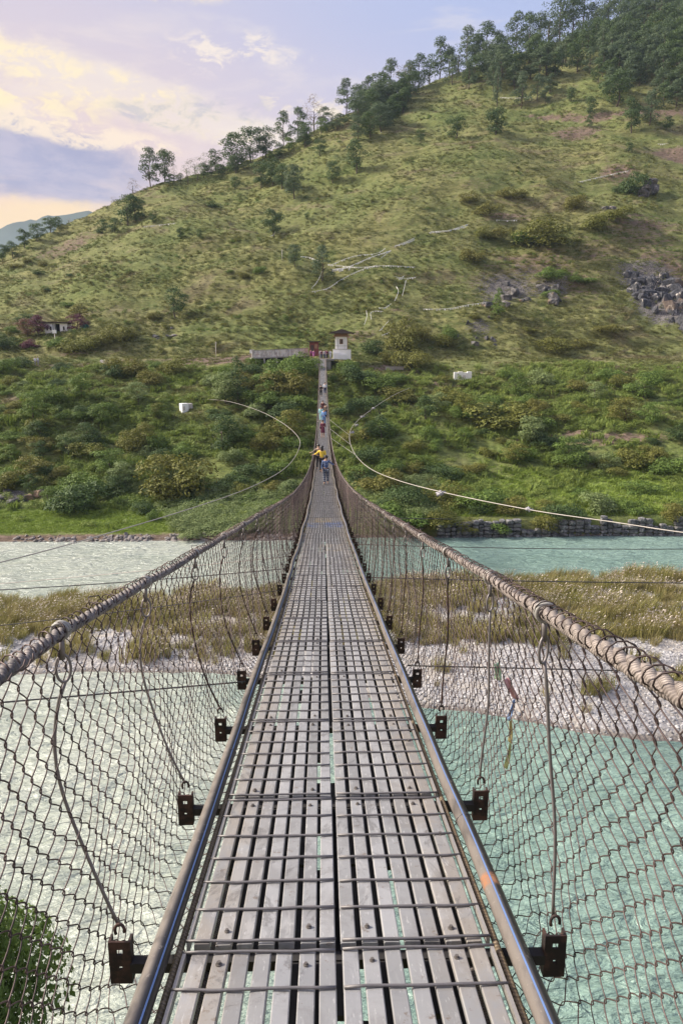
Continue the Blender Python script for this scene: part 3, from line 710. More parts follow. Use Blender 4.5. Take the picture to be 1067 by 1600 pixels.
# river grass on the island: big swaying tufts with pale plumes
def grass_zone(X, Y, U_):
    t = X/Y
    hi = np.interp(t, [-.5,-.3,-.1,.1,.3,.5], [5.6,6.0,3.2,7.5,10.5,11.5])     # how far from the near edge the grass starts
    z = sstep(U_*0+Y-np.interp(t, [-1,-.5,-.2,0,.15,.3,.5,1], [44,44,44,42,38.5,36.3,34.6,33]), hi-.9, hi+.9)
    gaps = 1-.9*sstep(fbm(X/4.2+5, Y/1.6+1, 3), .33, .5)
    patch = .9*sstep(fbm(X/2.4+1, Y/1.6+4, 2), .18, .42)*sstep(U_, .8, 2.0)*(t < .06)+.6*sstep(fbm(X/1.3+1, Y/1.1+4, 2), .62, .75)*sstep(U_, 1.5, 2.5)
    return np.clip(z*gaps+patch, 0, 1)
n = 17000; X = rng.uniform(-40, 44, n); Y = rng.uniform(35, 64.5, n); Z, U_ = isl(X, Y); k = (U_ > .15) & (rng.random(n) < grass_zone(X, Y, U_)); X, Y, Z = X[k], Y[k], Z[k]
reed = [blades(400+s, 44, 1.05, .32, .35, .014, [L['reed'], L['plume']], plume=pl, wind=.22) for s, pl in enumerate([.0, .02, .28, .0])]
n = len(X); s_ = rng.uniform(.45, 1.35, n)*(1+.35*fbm(X/3, Y/2, 2))*np.where(rng.random(n) < .3, .7, 1)
pv = np.where((fbm(X/5, Y/3, 2)+(X > 6)*.25*(Y > 54)+.1*(Y>57)) > .28, 2, rng.integers(0, 4, n)); pv = np.where((pv == 2) & (rng.random(n) < .35), 1, pv)
scatter('island_grass', np.stack([X, Y, Z], -1), np.stack([rng.normal(size=n)*.08, rng.normal(size=n)*.08, rng.uniform(-.5, .5, n)], -1), np.stack([s_, s_, s_], -1), pv, reed, 'tall swaying river grass with pale plumes on the gravel island', 'grass')

# ------------------------------------------------------------------ labels that tell look-alikes apart
LAND = [('the white shrine hut', 534, 540), ('the long concrete viaduct', 438, 555), ('the left anchor block', 290, 626), ('the right anchor block', 722, 588), ('the black cliff', 1030, 480),
        ('the red soil scar', 900, 205), ('the whitewashed farmhouse', 88, 515), ('the balanced boulder', 1012, 292), ('the stone river wall', 860, 825), ('the riverside meadow', 90, 820), ('the flag tangle', 560, 425),
        ('the lone round tree', 275, 470), ('the bridge end', 505, 575), ('the skyline gap', 300, 262), ('the bridge middle', 505, 720), ('the upper dirt track', 950, 180), ('the left hill shoulder', 60, 370), ('the hilltop forest', 850, 90), ('the rocky bluff', 800, 450)]
_pend = []
def auto(o, desc, px, py, cat, group):
    _pend.append((o, desc, px, py, cat, group))
ORD = ['first','second','third','fourth','fifth','sixth','seventh','eighth','ninth','tenth','eleventh','twelfth','thirteenth','fourteenth','fifteenth','sixteenth','seventeenth','eighteenth','nineteenth','twentieth']
def flush_labels():
    D = {}
    for o, desc, px, py, cat, group in _pend:
        nm, lx, ly = min(LAND, key=lambda l: (l[1]-px)**2+((l[2]-py)*1.3)**2)
        dx, dy = px-lx, py-ly
        far = math.hypot(dx, dy) > 75
        if abs(dx) > 1.6*abs(dy): w_ = ('well ' if far else 'just ')+('right of ' if dx > 0 else 'left of ')
        elif abs(dy) > 1.6*abs(dx): w_ = ('far ' if far else 'just ')+('below ' if dy > 0 else 'above ')
        else: w_ = ('below' if dy > 0 else 'above')+(' right' if dx > 0 else ' left')+' of '
        D.setdefault(f'{desc} {w_}{nm}', []).append((px, o, cat, group))
    for lab, lst in D.items():
        lst.sort(key=lambda q: q[0])
        for i, (px, o, cat, group) in enumerate(lst):
            if len(lst) == 1: l2 = lab
            elif i == 0: l2 = lab+', leftmost'
            elif i == len(lst)-1: l2 = lab+', rightmost'
            else: l2 = lab+f', {ORD[i]} from left' if i < 20 else lab
            put(o, l2, cat, group)

# ------------------------------------------------------------------ trees and shrubs
GROUPW = {'pine': 'pines and trees of the hill', 'tree': 'pines and trees of the hill', 'airy': 'pines and trees of the hill', 'cone': 'pines and trees of the hill'}
TN = {'pine': 'pine_tree', 'tree': 'broadleaf_tree', 'airy': 'thin_tree', 'cone': 'cypress_tree'}
CW = {'pine': 'dark green', 'dark': 'dark green', 'green': 'green', 'olive': 'olive', 'pale': 'pale green', 'purple': 'dark purple', 'brown': 'russet', 'teal': 'blue green', 'bare': 'pale thin'}
cnt = [0]
def tree(px, py, hpx, kind='pine', colour='pine', wf=1., label=None, group=None, sky=False):
    p = hit(px, py); k = pxm(p); H = hpx/k; cnt[0] += 1; v = cnt[0] % 5
    e = empty(TN[kind], p-Vector((0, 0, .15)), rz=rnd.uniform(0, 6.28), sc=(H*wf, H*wf, H))
    link('crown', crown_mesh(kind, colour, v), e); link('trunk', trunk_mesh('pine' if kind == 'pine' else 'tree', v % 3), e)
    g = group or GROUPW[kind]
    size = 'tall' if H > 10.5 else 'medium' if H > 6 else 'small'
    if label: put(e, label, 'tree', g)
    else: auto(e, f'{size} {CW[colour]} {"pine" if kind=="pine" else "tree"}'+(' on the skyline' if sky else ''), px, py, 'tree', g)
    return e
def shrub(px, py, wpx, colour='green', hf=.62, label=None, kind='shrub'):
    p = hit(px, py); k = pxm(p); W = wpx/k; cnt[0] += 1; v = cnt[0] % 5
    o = link('shrub', crown_mesh(kind, colour, v), None, p-Vector((0, 0, .12*W)), rnd.uniform(0, 6.28), (W*1.02, W*1.02, W*hf*1.15))
    if label: put(o, label, 'shrub', 'shrubs on the slopes')
    else: auto(o, f'{"broad" if W > 6 else "rounded" if W > 3.2 else "small"} {CW[colour]} shrub', px, py, 'shrub', 'shrubs on the slopes')
    return o
# trees drawn one by one from the photograph: x, foot y, height, kind, colour
SKYT = [(236,289,56,'pine','pine',.8),(258,282,52,'tree','dark',.9),(208,304,26,'airy','bare',1),(178,313,12,'airy','bare',1),(107,334,10,'airy','bare',1),(90,352,20,'tree','dark',1.3),(272,276,26,'airy','bare',.8),
 (292,270,24,'airy','pine',1),(306,270,28,'airy','pine',1),(320,269,32,'airy','dark',1),(338,268,36,'tree','dark',1),(356,268,30,'airy','pine',1),(371,268,58,'tree','dark',1.0),(394,258,54,'tree','pine',1.),(415,250,48,'tree','pine',.95),
 (444,217,50,'pine','dark',.75),(466,213,46,'pine','dark',.9),(491,206,56,'airy','bare',.8),(478,226,36,'tree','dark',1.1),(505,198,30,'tree','pine',.9),(520,196,26,'airy','pine',1),(541,180,50,'pine','pine',.9),(556,178,40,'tree','dark',1),
 (575,170,46,'pine','pine',.9),(592,165,48,'tree','dark',1),(611,155,54,'pine','pine',.9),(628,148,42,'airy','bare',1.2),(640,142,44,'pine','pine',1),(655,138,48,'pine','dark',1),(671,130,44,'airy','pine',1.1),(686,124,58,'pine','dark',.85),(702,118,40,'pine','pine',1),
 (716,112,44,'airy','pine',1.1),(730,108,60,'pine','pine',.9),(745,104,44,'pine','dark',1.1),(760,100,56,'pine','dark',1),(776,96,42,'pine','pine',1.1),(792,90,46,'airy','pine',1.2),(806,86,58,'pine','pine',.9),(824,78,52,'pine','dark',1),(842,72,46,'pine','pine',1.1),(858,66,60,'airy','pine',1.2),
 (874,62,66,'pine','pine',1),(892,55,56,'pine','dark',1.1),(910,48,62,'pine','pine',1.),(930,40,50,'airy','pine',1.2),(950,32,50,'pine','pine',1.1),(970,24,50,'pine','dark',1.1),(990,16,50,'pine','pine',1.1),(1012,6,50,'pine','pine',1.1),(1034,2,48,'pine','dark',1.1),(1056,0,46,'pine','pine',1.1)]
for a in SKYT: tree(*a[:3], kind=a[3], colour=a[4], wf=a[5], sky=True)
MIDT = [(557,271,52,'tree','dark',.75),(520,287,34,'tree','dark',.8),(408,294,42,'tree','dark',1),(425,292,46,'tree','dark',.9),(440,297,40,'tree','dark',1),(460,309,50,'tree','pine',1),(368,296,20,'tree','dark',1),(500,243,26,'tree','dark',1),
 (275,499,52,'tree','dark',.85),(428,368,44,'tree','dark',1.05),(461,420,34,'tree','pine',1),(503,443,52,'pine','pine',.9),(657,223,22,'tree','dark',.9),(712,217,36,'tree','dark',1.15),(773,213,46,'tree','dark',1.15),(776,168,58,'pine','pine',.35),(814,168,52,'pine','pine',.85),
 (838,158,38,'pine','pine',.9),(852,163,26,'pine','pine',.9),(858,146,28,'tree','pine',1.1),(892,158,20,'tree','dark',1.1),(921,182,30,'tree','dark',.9),(921,199,22,'tree','dark',.7),(962,168,56,'tree','dark',1.1),(986,208,54,'tree','dark',.9),(1014,197,50,'pine','pine',1.),(1036,168,34,'pine','dark',1.1),
 (200,352,52,'tree','dark',.9),(212,345,40,'tree','dark',1),(180,365,24,'tree','dark',1.2),(160,365,22,'tree','dark',1.1),(60,380,28,'tree','dark',1.2),(80,366,24,'tree','dark',1.2),(20,402,26,'tree','dark',1.1),(40,390,30,'tree','dark',1),(5,410,26,'tree','dark',1),
 (350,708,66,'tree','dark',1.05),(372,632,72,'cone','dark',.85),(778,493,44,'cone','green',.75),(282,372,18,'tree','dark',1),(312,372,14,'tree','dark',1),(365,215,1,'tree','dark',1),(952,150,40,'pine','pine',1),(1055,170,40,'pine','pine',1.1),(480,345,12,'tree','dark',1),(240,350,14,'tree','dark',1.1),(1040,205,22,'tree','dark',1.2),(982,238,16,'tree','dark',1.2)]
for a in MIDT:
    if a[2] > 5: tree(*a[:3], kind=a[3], colour=a[4], wf=a[5])
for i_, px_ in enumerate(range(268, 640, 13)):
    a_ = px_+rnd.uniform(-4, 4); b_ = sky_y(a_)+rnd.uniform(6, 16); tree(a_, b_, rnd.uniform(14, 26), rnd.choice(['tree', 'tree', 'airy']), rnd.choice(['dark', 'pine', 'green']), 1.25, sky=True)
# the dense wood on the upper right and the dark clump left of it
def wood(poly_fn, n, seed, hp, label, kinds=('pine', 'tree')):
    r = random.Random(seed); pts = []; k = 0
    while len(pts) < n and k < n*60:
        k += 1; a, b = r.uniform(540, 1085), r.uniform(-10, 225)
        if poly_fn(a, b) and all((a-q[0])**2+((b-q[1])*1.6)**2 > 11**2 for q in pts): pts.append((a, b))
    rows_ = sorted(pts, key=lambda q: q[1]-sky_y(q[0])); nrow = 6 if n > 50 else 2; per_ = -(-len(rows_)//nrow); nm = {}
    for k_ in range(nrow):
        rw = sorted(rows_[k_*per_:(k_+1)*per_])
        for i_, q in enumerate(rw): nm[q] = f"{label}, {['rearmost','second','third','fourth','fifth','front'][k_] if nrow == 6 else ['rear','front'][k_]} row, {ORD[i_]+' from left' if i_ < 20 else 'right end'}"
    for a, b in pts:
        h = r.uniform(*hp); kd = r.choice(kinds); tree(a, b, h, kd, r.choice(['pine', 'pine', 'dark']), r.uniform(.8, 1.15) if kd == 'pine' else r.uniform(.9, 1.2), label=nm[(a, b)], group='pines of the hilltop forest')
wood(lambda a, b: a > 690 and sky_y(a)+14 < b < np.interp(a, [690,720,800,850,900,950,1000,1067], [146,142,146,128,128,150,160,165]), 118, 3, (34, 50), 'dark green pine inside hilltop forest')
wood(lambda a, b: 556 < a < 656 and sky_y(a)+8 < b < np.interp(a, [556,590,620,656], [222,214,200,150]), 26, 4, (32, 48), 'dark tree in clump below the ridge', ('tree',))
# named trees and shrubs round the farmhouse
tree(122,521,31,'tree','purple',1.35,'dark purple round tree right of the whitewashed farmhouse')
tree(62,532,33,'tree','purple',1.25,'dark purple tree touching the left end of the farmhouse')
tree(44,532,30,'tree','brown',1.3,'russet brown tree left of the purple tree by the farmhouse')
tree(42,512,20,'tree','dark',2.0,'dark flat crowned tree behind the russet tree')
shrub(134,518,15,'teal',.9,'blue green shrub at the right foot of the purple tree')
shrub(48,545,32,'purple',.55,'low dark purple shrub below the russet tree')
SH = [(180,538,52,'olive',.75),(205,530,30,'olive',.6),(120,552,64,'olive',.55),(150,540,40,'olive',.5),(90,545,34,'green',.7),(20,520,26,'green',.6),(5,545,40,'dark',.7),(32,575,36,'dark',.75),(12,585,44,'green',.7),(96,582,34,'dark',.65),(200,588,66,'olive',.62),(275,584,58,'olive',.6),(245,578,30,'green',.6),
 (240,500,22,'olive',.7),(130,486,50,'olive',.5),(110,480,26,'green',.4),(60,430,20,'dark',.5),(110,432,14,'dark',.5),(68,416,18,'olive',.6),(25,418,26,'olive',.5),(45,412,16,'olive',.6),(75,455,12,'dark',.5),(405,427,26,'green',.7),(380,436,30,'olive',.4),(360,428,16,'green',.5),(155,366,14,'dark',.7),(332,322,26,'dark',.5),(215,318,16,'olive',.7),
 (125,798,92,'dark',.66),(120,775,76,'green',.7),(282,772,110,'olive',.86),(250,735,50,'olive',.6),(300,792,46,'dark',.6),(70,745,56,'dark',.5),(20,755,60,'green',.6),(180,770,60,'dark',.5),(205,705,60,'olive',.6),(140,710,60,'olive',.5),(60,700,56,'olive',.45),(20,690,50,'green',.4),(110,660,52,'green',.4),(215,690,34,'dark',.6),(160,650,40,'olive',.4),
 (30,640,40,'olive',.4),(180,620,44,'green',.35),(345,655,40,'dark',.5),(360,590,40,'green',.6),(395,585,40,'dark',.6),(330,600,30,'olive',.5),(420,600,50,'green',.7),(452,610,76,'olive',.75),(470,590,60,'green',.75),(410,640,60,'green',.6),(445,655,60,'dark',.6),(475,640,50,'green',.6),(385,690,50,'green',.6),(420,700,50,'olive',.6),(400,745,60,'dark',.6),(440,745,50,'green',.7),(360,760,60,'dark',.6),
 (225,800,40,'dark',.7),(240,812,26,'green',.8),(200,790,50,'green',.5),(330,800,60,'pale',.5),(390,790,60,'green',.5),(405,815,50,'pale',.5),(350,832,60,'pale',.45),(300,838,50,'pale',.5),(435,800,50,'green',.6),(30,600,40,'pale',.4),
 (580,556,36,'dark',.95),(632,548,64,'olive',1.0),(640,575,60,'olive',.7),(605,565,30,'olive',.7),(556,600,60,'dark',.7),(545,585,40,'green',.8),(590,610,60,'green',.6),(575,640,60,'dark',.6),(620,625,60,'olive',.55),(540,650,40,'dark',.7),(555,690,50,'olive',.7),(600,680,56,'green',.5),(575,720,60,'dark',.6),(670,696,40,'green',.9),(692,632,58,'olive',.75),(690,600,30,'olive',.6),
 (700,528,36,'green',.75),(655,530,40,'olive',.7),(690,540,50,'olive',.5),(735,410,46,'olive',.7),(760,334,50,'olive',.6),(735,318,36,'olive',.6),(800,312,46,'olive',.5),(845,388,108,'olive',.5),(820,380,60,'green',.5),(780,372,46,'olive',.6),(756,372,36,'olive',.65),(895,328,42,'olive',.75),(935,362,50,'olive',.75),(965,345,52,'olive',.6),(990,308,44,'dark',1.1),(970,300,30,'dark',.7),
 (862,440,46,'green',.7),(860,465,34,'green',.5),(905,440,50,'green',.35),(860,545,64,'olive',.5),(905,540,46,'olive',.4),(950,520,50,'olive',.4),(740,500,24,'olive',.4),(825,520,30,'olive',.4),(790,665,116,'olive',.52),(755,650,60,'green',.5),(840,672,48,'green',.75),(870,660,50,'olive',.5),(830,640,60,'olive',.4),(735,640,46,'olive',.5),(900,640,36,'olive',.5),
 (925,645,30,'olive',.6),(815,724,54,'green',.6),(740,740,56,'olive',.5),(690,745,66,'dark',.5),(650,735,50,'olive',.5),(895,730,62,'green',.62),(940,728,40,'olive',.5),(990,728,70,'olive',.65),(1040,740,70,'green',.6),(1060,690,40,'dark',.7),(1020,715,50,'olive',.6),(960,740,50,'olive',.4),
 (600,770,80,'olive',.7),(640,790,90,'dark',.6),(700,790,80,'olive',.65),(755,795,80,'green',.65),(800,800,60,'olive',.6),(620,820,90,'green',.55),(690,822,60,'olive',.6),(850,800,56,'olive',.5),(880,812,60,'dark',.6),(930,800,60,'pale',.75),(985,800,50,'green',.6),(1050,822,40,'olive',1.),(1000,770,60,'green',.5),(960,790,40,'green',.6),(850,828,50,'olive',.7),(780,832,50,'green',.5),(745,800,40,'dark',.6),(1062,800,40,'dark',.6),(905,770,40,'green',.4),
 (560,750,50,'green',.7),(590,800,60,'dark',.6),(660,838,40,'olive',.6),(730,835,40,'olive',.7),(460,700,40,'green',.7),(452,770,40,'dark',.7),(520,600,16,'green',1),(485,575,26,'green',.9),(476,565,22,'green',.9),(440,580,60,'green',.6),(400,572,40,'green',.5)]
_r = random.Random(77); _n = 0
while _n < 95:
    a_, b_ = _r.uniform(-10, 1077), _r.uniform(592, 792)
    if 465 < a_ < 560 or (abs(a_-290) < 30 and abs(b_-640) < 34) or (abs(a_-722) < 24 and abs(b_-600) < 22) or (a_ > 690 and 742 < b_) or (a_ < 260 and b_ > 772): continue
    _n += 1; SH.append((a_, b_, _r.uniform(18, 52), _r.choice(['green', 'green', 'olive', 'dark', 'pale', 'olive']), _r.uniform(.5, .85)))
for i_ in range(46):
    left_ = i_ < 28
    a_ = _r.uniform(0, 465) if left_ else _r.uniform(565, 1067); b_ = _r.uniform(620, 800) if left_ else _r.uniform(620, 735)
    if (abs(a_-290) < 34 and abs(b_-650) < 50) or (abs(a_-722) < 26 and 590 < b_ < 650): continue
    tree(a_, b_, _r.uniform(24, 50), 'tree', _r.choice(['dark', 'green', 'green', 'olive', 'pale']), _r.uniform(1.1, 1.5), group='trees on the lower slope')
for a in SH: shrub(*a[:3], colour=a[3], hf=a[4])

# the tree whose top shows at the lower left corner, standing on the near bank
nt = empty('broadleaf_tree', (-9.6, 12.2, -17.2), 'bright green leafy tree top below the bridge at the near bank', 'tree')
V, Fq = crown(777, 'shrub', 62000, .0098)
V = V*np.array([8.6, 8.6, 8.4]); V[:, 2] += .6
link('crown', mesh_np('crown', V, Fq, L['green']), nt)
link('trunk', trunk_mesh('tree', 1), nt, sc=8.5)

# ------------------------------------------------------------------ rocks
def boulders(name, label, group, px, py, n, spread, s0, s1, seed, cat='rocks'):
    p = hit(px, py); r = random.Random(seed); e = empty(name, p, label, cat, group)
    for i in range(n):
        me_ = hull_mesh(seed*10+i, (1, .8, .8)); me_.materials.append(M_ROCK); s = r.uniform(s0, s1)
        dx, dy = r.gauss(0, spread), r.gauss(0, spread*.6)
        z = float(height(p.x+dx, p.y+dy))-p.z
        link('rock', me_, e, (dx, dy, z-.05*s), r.uniform(0, 6.28), s)
    return e
p = hit(1012, 305); e = empty('balanced_boulder', p, 'tall dark grey boulder standing beside a dark shrub high on the right', 'boulder')
for i, (dx, z, s) in enumerate([(0, .7, 2.0), (.5, 3.0, 1.5), (-1.6, 0, 1.4)]):
    V, F_ = blob_mesh(50+i, 3, .35, 1.4, (1, .9, .95), step=.15); link('rock', mesh_np('rock', V, F_, M_ROCK), e, (dx, -.3*i, z), i, s)
boulders('rock_outcrop', 'small grey rocks just left of the balanced boulder', None, 955, 328, 5, 1.2, .5, 1.3, 3)
boulders('rock_outcrop', 'pale broken rocks in the middle of the stony bluff', None, 845, 462, 9, 3.0, .7, 2.0, 4)
boulders('rock_outcrop', 'grey rocks at the left of the stony bluff', None, 785, 468, 9, 3.4, .6, 1.7, 5)
boulders('rock_outcrop', 'scattered dark rocks low on the slope right of the olive bush', None, 755, 515, 8, 3.2, .4, 1.1, 6)
boulders('rock_outcrop', 'two small rocks on the open grass high right of centre', None, 738, 232, 3, 1.0, .5, 1.1, 7)
boulders('rock_outcrop', 'dark rocks below the lone round tree', None, 262, 530, 7, 2.2, .5, 1.3, 8)
boulders('rock_outcrop', 'small dark rock on the slope near the right edge', None, 1058, 578, 3, .5, .3, .8, 9)
boulders('rock_outcrop', 'grey rock heap at the left edge above the meadow', None, 12, 778, 9, 2.0, .4, 1.0, 10)
# black cliff on the right
p = hit(1035, 505); cl = empty('black_cliff', p, 'black and white rock cliff at the right edge of the hill', 'cliff')
r = random.Random(12)
for i in range(26):
    a = r.uniform(992, 1125); b = r.uniform(440, 466)+(a-992)*.62*r.random(); q = hit(a, b); me_ = hull_mesh(300+i, (1.3, .8, r.uniform(1.3, 1.9)), 14); me_.materials.append(M_CLIFF); s = r.uniform(1.5, 2.5)
    o = link('rock_block', me_, cl, q-p+Vector((0, .6*s, -.2*s)), r.uniform(-.4, .4), s); o.rotation_euler[0] = r.uniform(-.25, .0)
for i in range(110):
    a = r.uniform(978, 1120); b = r.uniform(432, 468)+(a-978)*.62*r.random()
    q = hit(a, b); me_ = hull_mesh(90+i, (1.0, .8, r.uniform(1.1, 1.9)), r.randint(10, 18)); me_.materials.append(M_CLIFF); s = r.uniform(.5, 1.6)
    o = link('rock_block', me_, cl, q-p-Vector((0, -.4*s, .1*s)), r.uniform(-.7, .7), s); o.rotation_euler[0] = r.uniform(-.3, .1); o.rotation_euler[1] = r.uniform(-.35, .2)
# river wall
def f_wall(t):
    g = geo(t); v = t.node('ShaderNodeTexVoronoi', {'Vector': t.vscale(g, (1.6, 1.6, 2.6)), 'Scale': 1.4}); n_ = t.noise(g, 1.2, 5, .7)
    vc = t.node('ShaderNodeSeparateColor', {0: v.outputs['Color']}).outputs[0]
    c = t.mix(vc, (.060, .062, .064), (.19, .18, .175)); c = t.mix(t.ramp(n_, .54, .64), c, (.34, .33, .32)); c = t.mix(t.ramp(n_, .42, .34), c, (.05, .052, .045))
    return bsdf(t, c, .9, 0, v.outputs['Distance'], .8, .2)
M_WALL = mat('rubble_wall', f_wall)
def rwall(label, x0, x1, y0, h, jag, seed):
    mb = MB(); r = np.random.default_rng(seed); x = x0; e = empty('river_wall', ((x0+x1)/2, y0, WATER), label, 'wall', 'walls along the far bank')
    cx = (x0+x1)/2
    kk = 0
    while x < x1:
        w_ = r.uniform(.5, 1.1); zz = 0.
        while zz < h+r.normal()*jag:
            hh = r.uniform(.35, .6); V, F_ = blob_mesh(seed*7+kk, 2, .14, 1.2, (w_*.58, .45, hh*.6)); kk += 1
            V = np.sign(V)*np.abs(V/np.array([w_*.58, .45, hh*.6]))**.6*np.array([w_*.52, .42, hh*.52])
            mb.add(V+np.array([x+w_/2-cx, r.normal()*.07, zz+hh/2-.2]), F_); zz += hh
        x += w_
    o = link('stone_course', mb.mesh('stone_course', [M_WALL]), e); o['kind'] = 'stuff'
    return e
rwall('grey stone river wall with a straight top left of the overgrown gap', 12.4, 21.6, 78.6, 1.75, .05, 1)
rwall('rough pale stone river wall right of the overgrown gap', 24.4, 46, 78.8, 1.6, .35, 2)
rwall('low crumbling stone footing where the two river walls part', 21.7, 24.3, 78.7, 1.0, .3, 3)

# ------------------------------------------------------------------ the suspension bridge
B = empty('suspension_bridge', (0, 0, 0), 'long narrow steel footbridge with wire mesh sides sagging across the river', 'bridge')
SPAN = 139.
def zd(d): d = np.asarray(d, dtype=float); return -(1.40+.001325*d*(SPAN-d))
def cabx(side, d):
    d = np.asarray(d, dtype=float)
    if side < 0: return -np.interp(d, [-2,1.41,1.89,2.92,7.1,15,43,139], [.69,.71,.745,.77,.68,.64,.60,.56])
    return np.interp(d, [-2,1.08,1.89,2.92,7.4,15,43,139], [.50,.53,.56,.65,.65,.63,.60,.56])
def cabz(side, d):
    d = np.asarray(d, dtype=float)
    h = np.interp(d, [-2,1.41,1.89,2.92,7.1,15,43,120,139], [1.0,1.0,1.01,1.0,1.06,1.0,.92,.95,1.05] if side < 0 else [1.06,1.06,1.05,1.01,1.02,1.0,.92,.95,1.05])
    return zd(d)+h
def smooth1(f, d):
    return sum(f(d+o)*w_ for o, w_ in ((-.6,.1),(-.35,.2),(0,.4),(.35,.2),(.6,.1)))
joints = [J0+JD*k for k in range(-2, 135)]
# deck panels: near ones with every slat and bar as its own piece
NP = 13
slat_me = {}
def slat_mesh(side, j):
    k = (side, j)
    if k not in slat_me:
        bm = bmesh.new(); bmesh.ops.create_cube(bm, size=1); bmesh.ops.scale(bm, vec=(SW, JD-.014, .022), verts=bm.verts)
        bmesh.ops.bevel(bm, geom=[e_ for e_ in bm.edges if abs((e_.verts[0].co-e_.verts[1].co).y) > .1], offset=.003, segments=1, affect='EDGES')
        me_ = bpy.data.meshes.new('slat'); bm.to_mesh(me_); bm.free(); me_.materials.append(M_SLAT); slat_me[k] = me_
    return slat_me[k]
bar_me = {}
def bar_mesh(v):
    if v not in bar_me:
        r = random.Random(v); x = np.linspace(0, .452, 9)
        pts = np.stack([x, np.array([r.uniform(-.0025, .0025) for _ in x]), np.array([r.uniform(-.001, .001) for _ in x])], -1)
        V, F_ = tubes(pts, .0045, 7); bar_me[v] = mesh_np('cross_bar', V, F_, M_BAR, True)
    return bar_me[v]
bolt_bm = MB(); 
bolt_bm.tube(np.array([[0,0,0],[0,0,.004]]), .013, 10); bolt_bm.tube(np.array([[0,0,.004],[0,0,.013]]), .0085, 6)
bolt_me = bolt_bm.mesh('bolt', [M_BOLT])
def xs(side, j): return side*(X0+SW/2+PITCHX*j)
for k in range(-1, NP):
    ya, yb = J0+JD*k, J0+JD*(k+1); za, zb = float(zd(ya)), float(zd(yb)); ym, zm = (ya+yb)/2, (za+zb)/2; ang = math.atan2(zb-za, yb-ya)
    for side in (-1, 1):
        e = bpy.data.objects.new('deck_panel', None); C.objects.link(e); e.parent = B; e.location = (rnd.uniform(-.003, .003), ym, zm+rnd.uniform(-.003, .003)); e.rotation_euler = (ang, 0, rnd.uniform(-.002, .002)); e.empty_display_size = .1
        for j in range(7):
            o = link('slat', slat_mesh(side, 0), e, (xs(side, j)+rnd.uniform(-.002, .002), rnd.uniform(-.003, .003), -.011+rnd.uniform(-.0015, .0015))); o.rotation_euler = (rnd.uniform(-.004, .004), rnd.uniform(-.06, .06), rnd.uniform(-.0035, .0035))
        for q in range(7):
            yq = -JD/2+.016+(JD-.032)*q/6
            o = link('cross_bar', bar_mesh(rnd.randint(0, 5)), e, (side*.012 if side > 0 else -.464, yq+(rnd.uniform(-.006, .006) if 0 < q < 6 else 0), .006)); o.rotation_euler[2] = rnd.uniform(-.009, .009)
        o = link('edge_strip', MB().box((0,0,0), (.010, JD-.03, .030)).mesh('edge_strip', [M_EDGE]), e, (side*.4565, 0, -.009))
        if k < 9:
            for (j, yy_) in ((1, -JD/2+.075), (5, -JD/2+.075), (1, JD/2-.07), (5, JD/2-.07), (6, .16 if side > 0 else 9)):
                if yy_ < 5: link('bolt', bolt_me, e, (xs(side, j)+rnd.uniform(-.008, .008), yy_+rnd.uniform(-.01, .01), .0005), 0, rnd.uniform(.62, .78))
# the rest of the deck, where single pieces no longer show
mb_s, mb_b, mb_e = MB(), MB(), MB(); cs, ds, cb = [], [], []
V_s = []
for k in range(NP, 134):
    ya, yb = J0+JD*k, J0+JD*(k+1); za, zb = float(zd(ya)), float(zd(yb)); sh = (zb-za)/(yb-ya); ym, zm = (ya+yb)/2, (za+zb)/2+rnd.uniform(-.004, .004); wx = .012*math.sin(k*1.3)
    for side in (-1, 1):
        for j in range(7): cs.append((xs(side, j)+wx, ym, zm-.011, JD-.014, SW, .022, sh))
        cs.append((side*.4565+wx, ym, zm-.009, JD-.03, .012, .032, sh))
        for q in range(7):
            yq = -JD/2+.016+(JD-.032)*q/6
            cb.append((side*.238+wx, ym+yq, zm+yq*sh+.005, 0.0085, .452, .008, sh))
def sheared(lst, m_, name):
    a = np.array(lst); u = np.array([[-1,-1,-1],[1,-1,-1],[1,1,-1],[-1,1,-1],[-1,-1,1],[1,-1,1],[1,1,1],[-1,1,1]])/2
    dim = np.stack([a[:, 4], a[:, 3], a[:, 5]], -1); V = u[None]*dim[:, None, :]; V[:, :, 2] += V[:, :, 1]*a[:, 6][:, None]; V += a[:, None, :3]
    f = np.array([[0,3,2,1],[4,5,6,7],[0,1,5,4],[1,2,6,5],[2,3,7,6],[3,0,4,7]]); F_ = (f[None]+8*np.arange(len(a))[:, None, None]).reshape(-1, 4)
    o = link(name, mesh_np(name, V, F_, m_), B); o['kind'] = 'stuff'; return o
sheared(cs, M_SLAT, 'slat'); sheared(cb, M_BAR, 'cross_bar')
# dark old strips that show through the gaps
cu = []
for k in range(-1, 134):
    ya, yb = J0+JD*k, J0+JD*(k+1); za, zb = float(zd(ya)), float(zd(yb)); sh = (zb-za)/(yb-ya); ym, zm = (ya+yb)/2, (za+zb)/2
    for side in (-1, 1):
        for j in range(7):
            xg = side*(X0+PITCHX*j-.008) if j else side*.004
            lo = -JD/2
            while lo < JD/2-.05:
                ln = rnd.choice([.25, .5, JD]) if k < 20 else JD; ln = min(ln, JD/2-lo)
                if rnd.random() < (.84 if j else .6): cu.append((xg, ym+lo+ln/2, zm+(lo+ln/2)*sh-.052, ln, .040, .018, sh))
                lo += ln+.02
sheared(cu, M_DARK, 'under_strip')
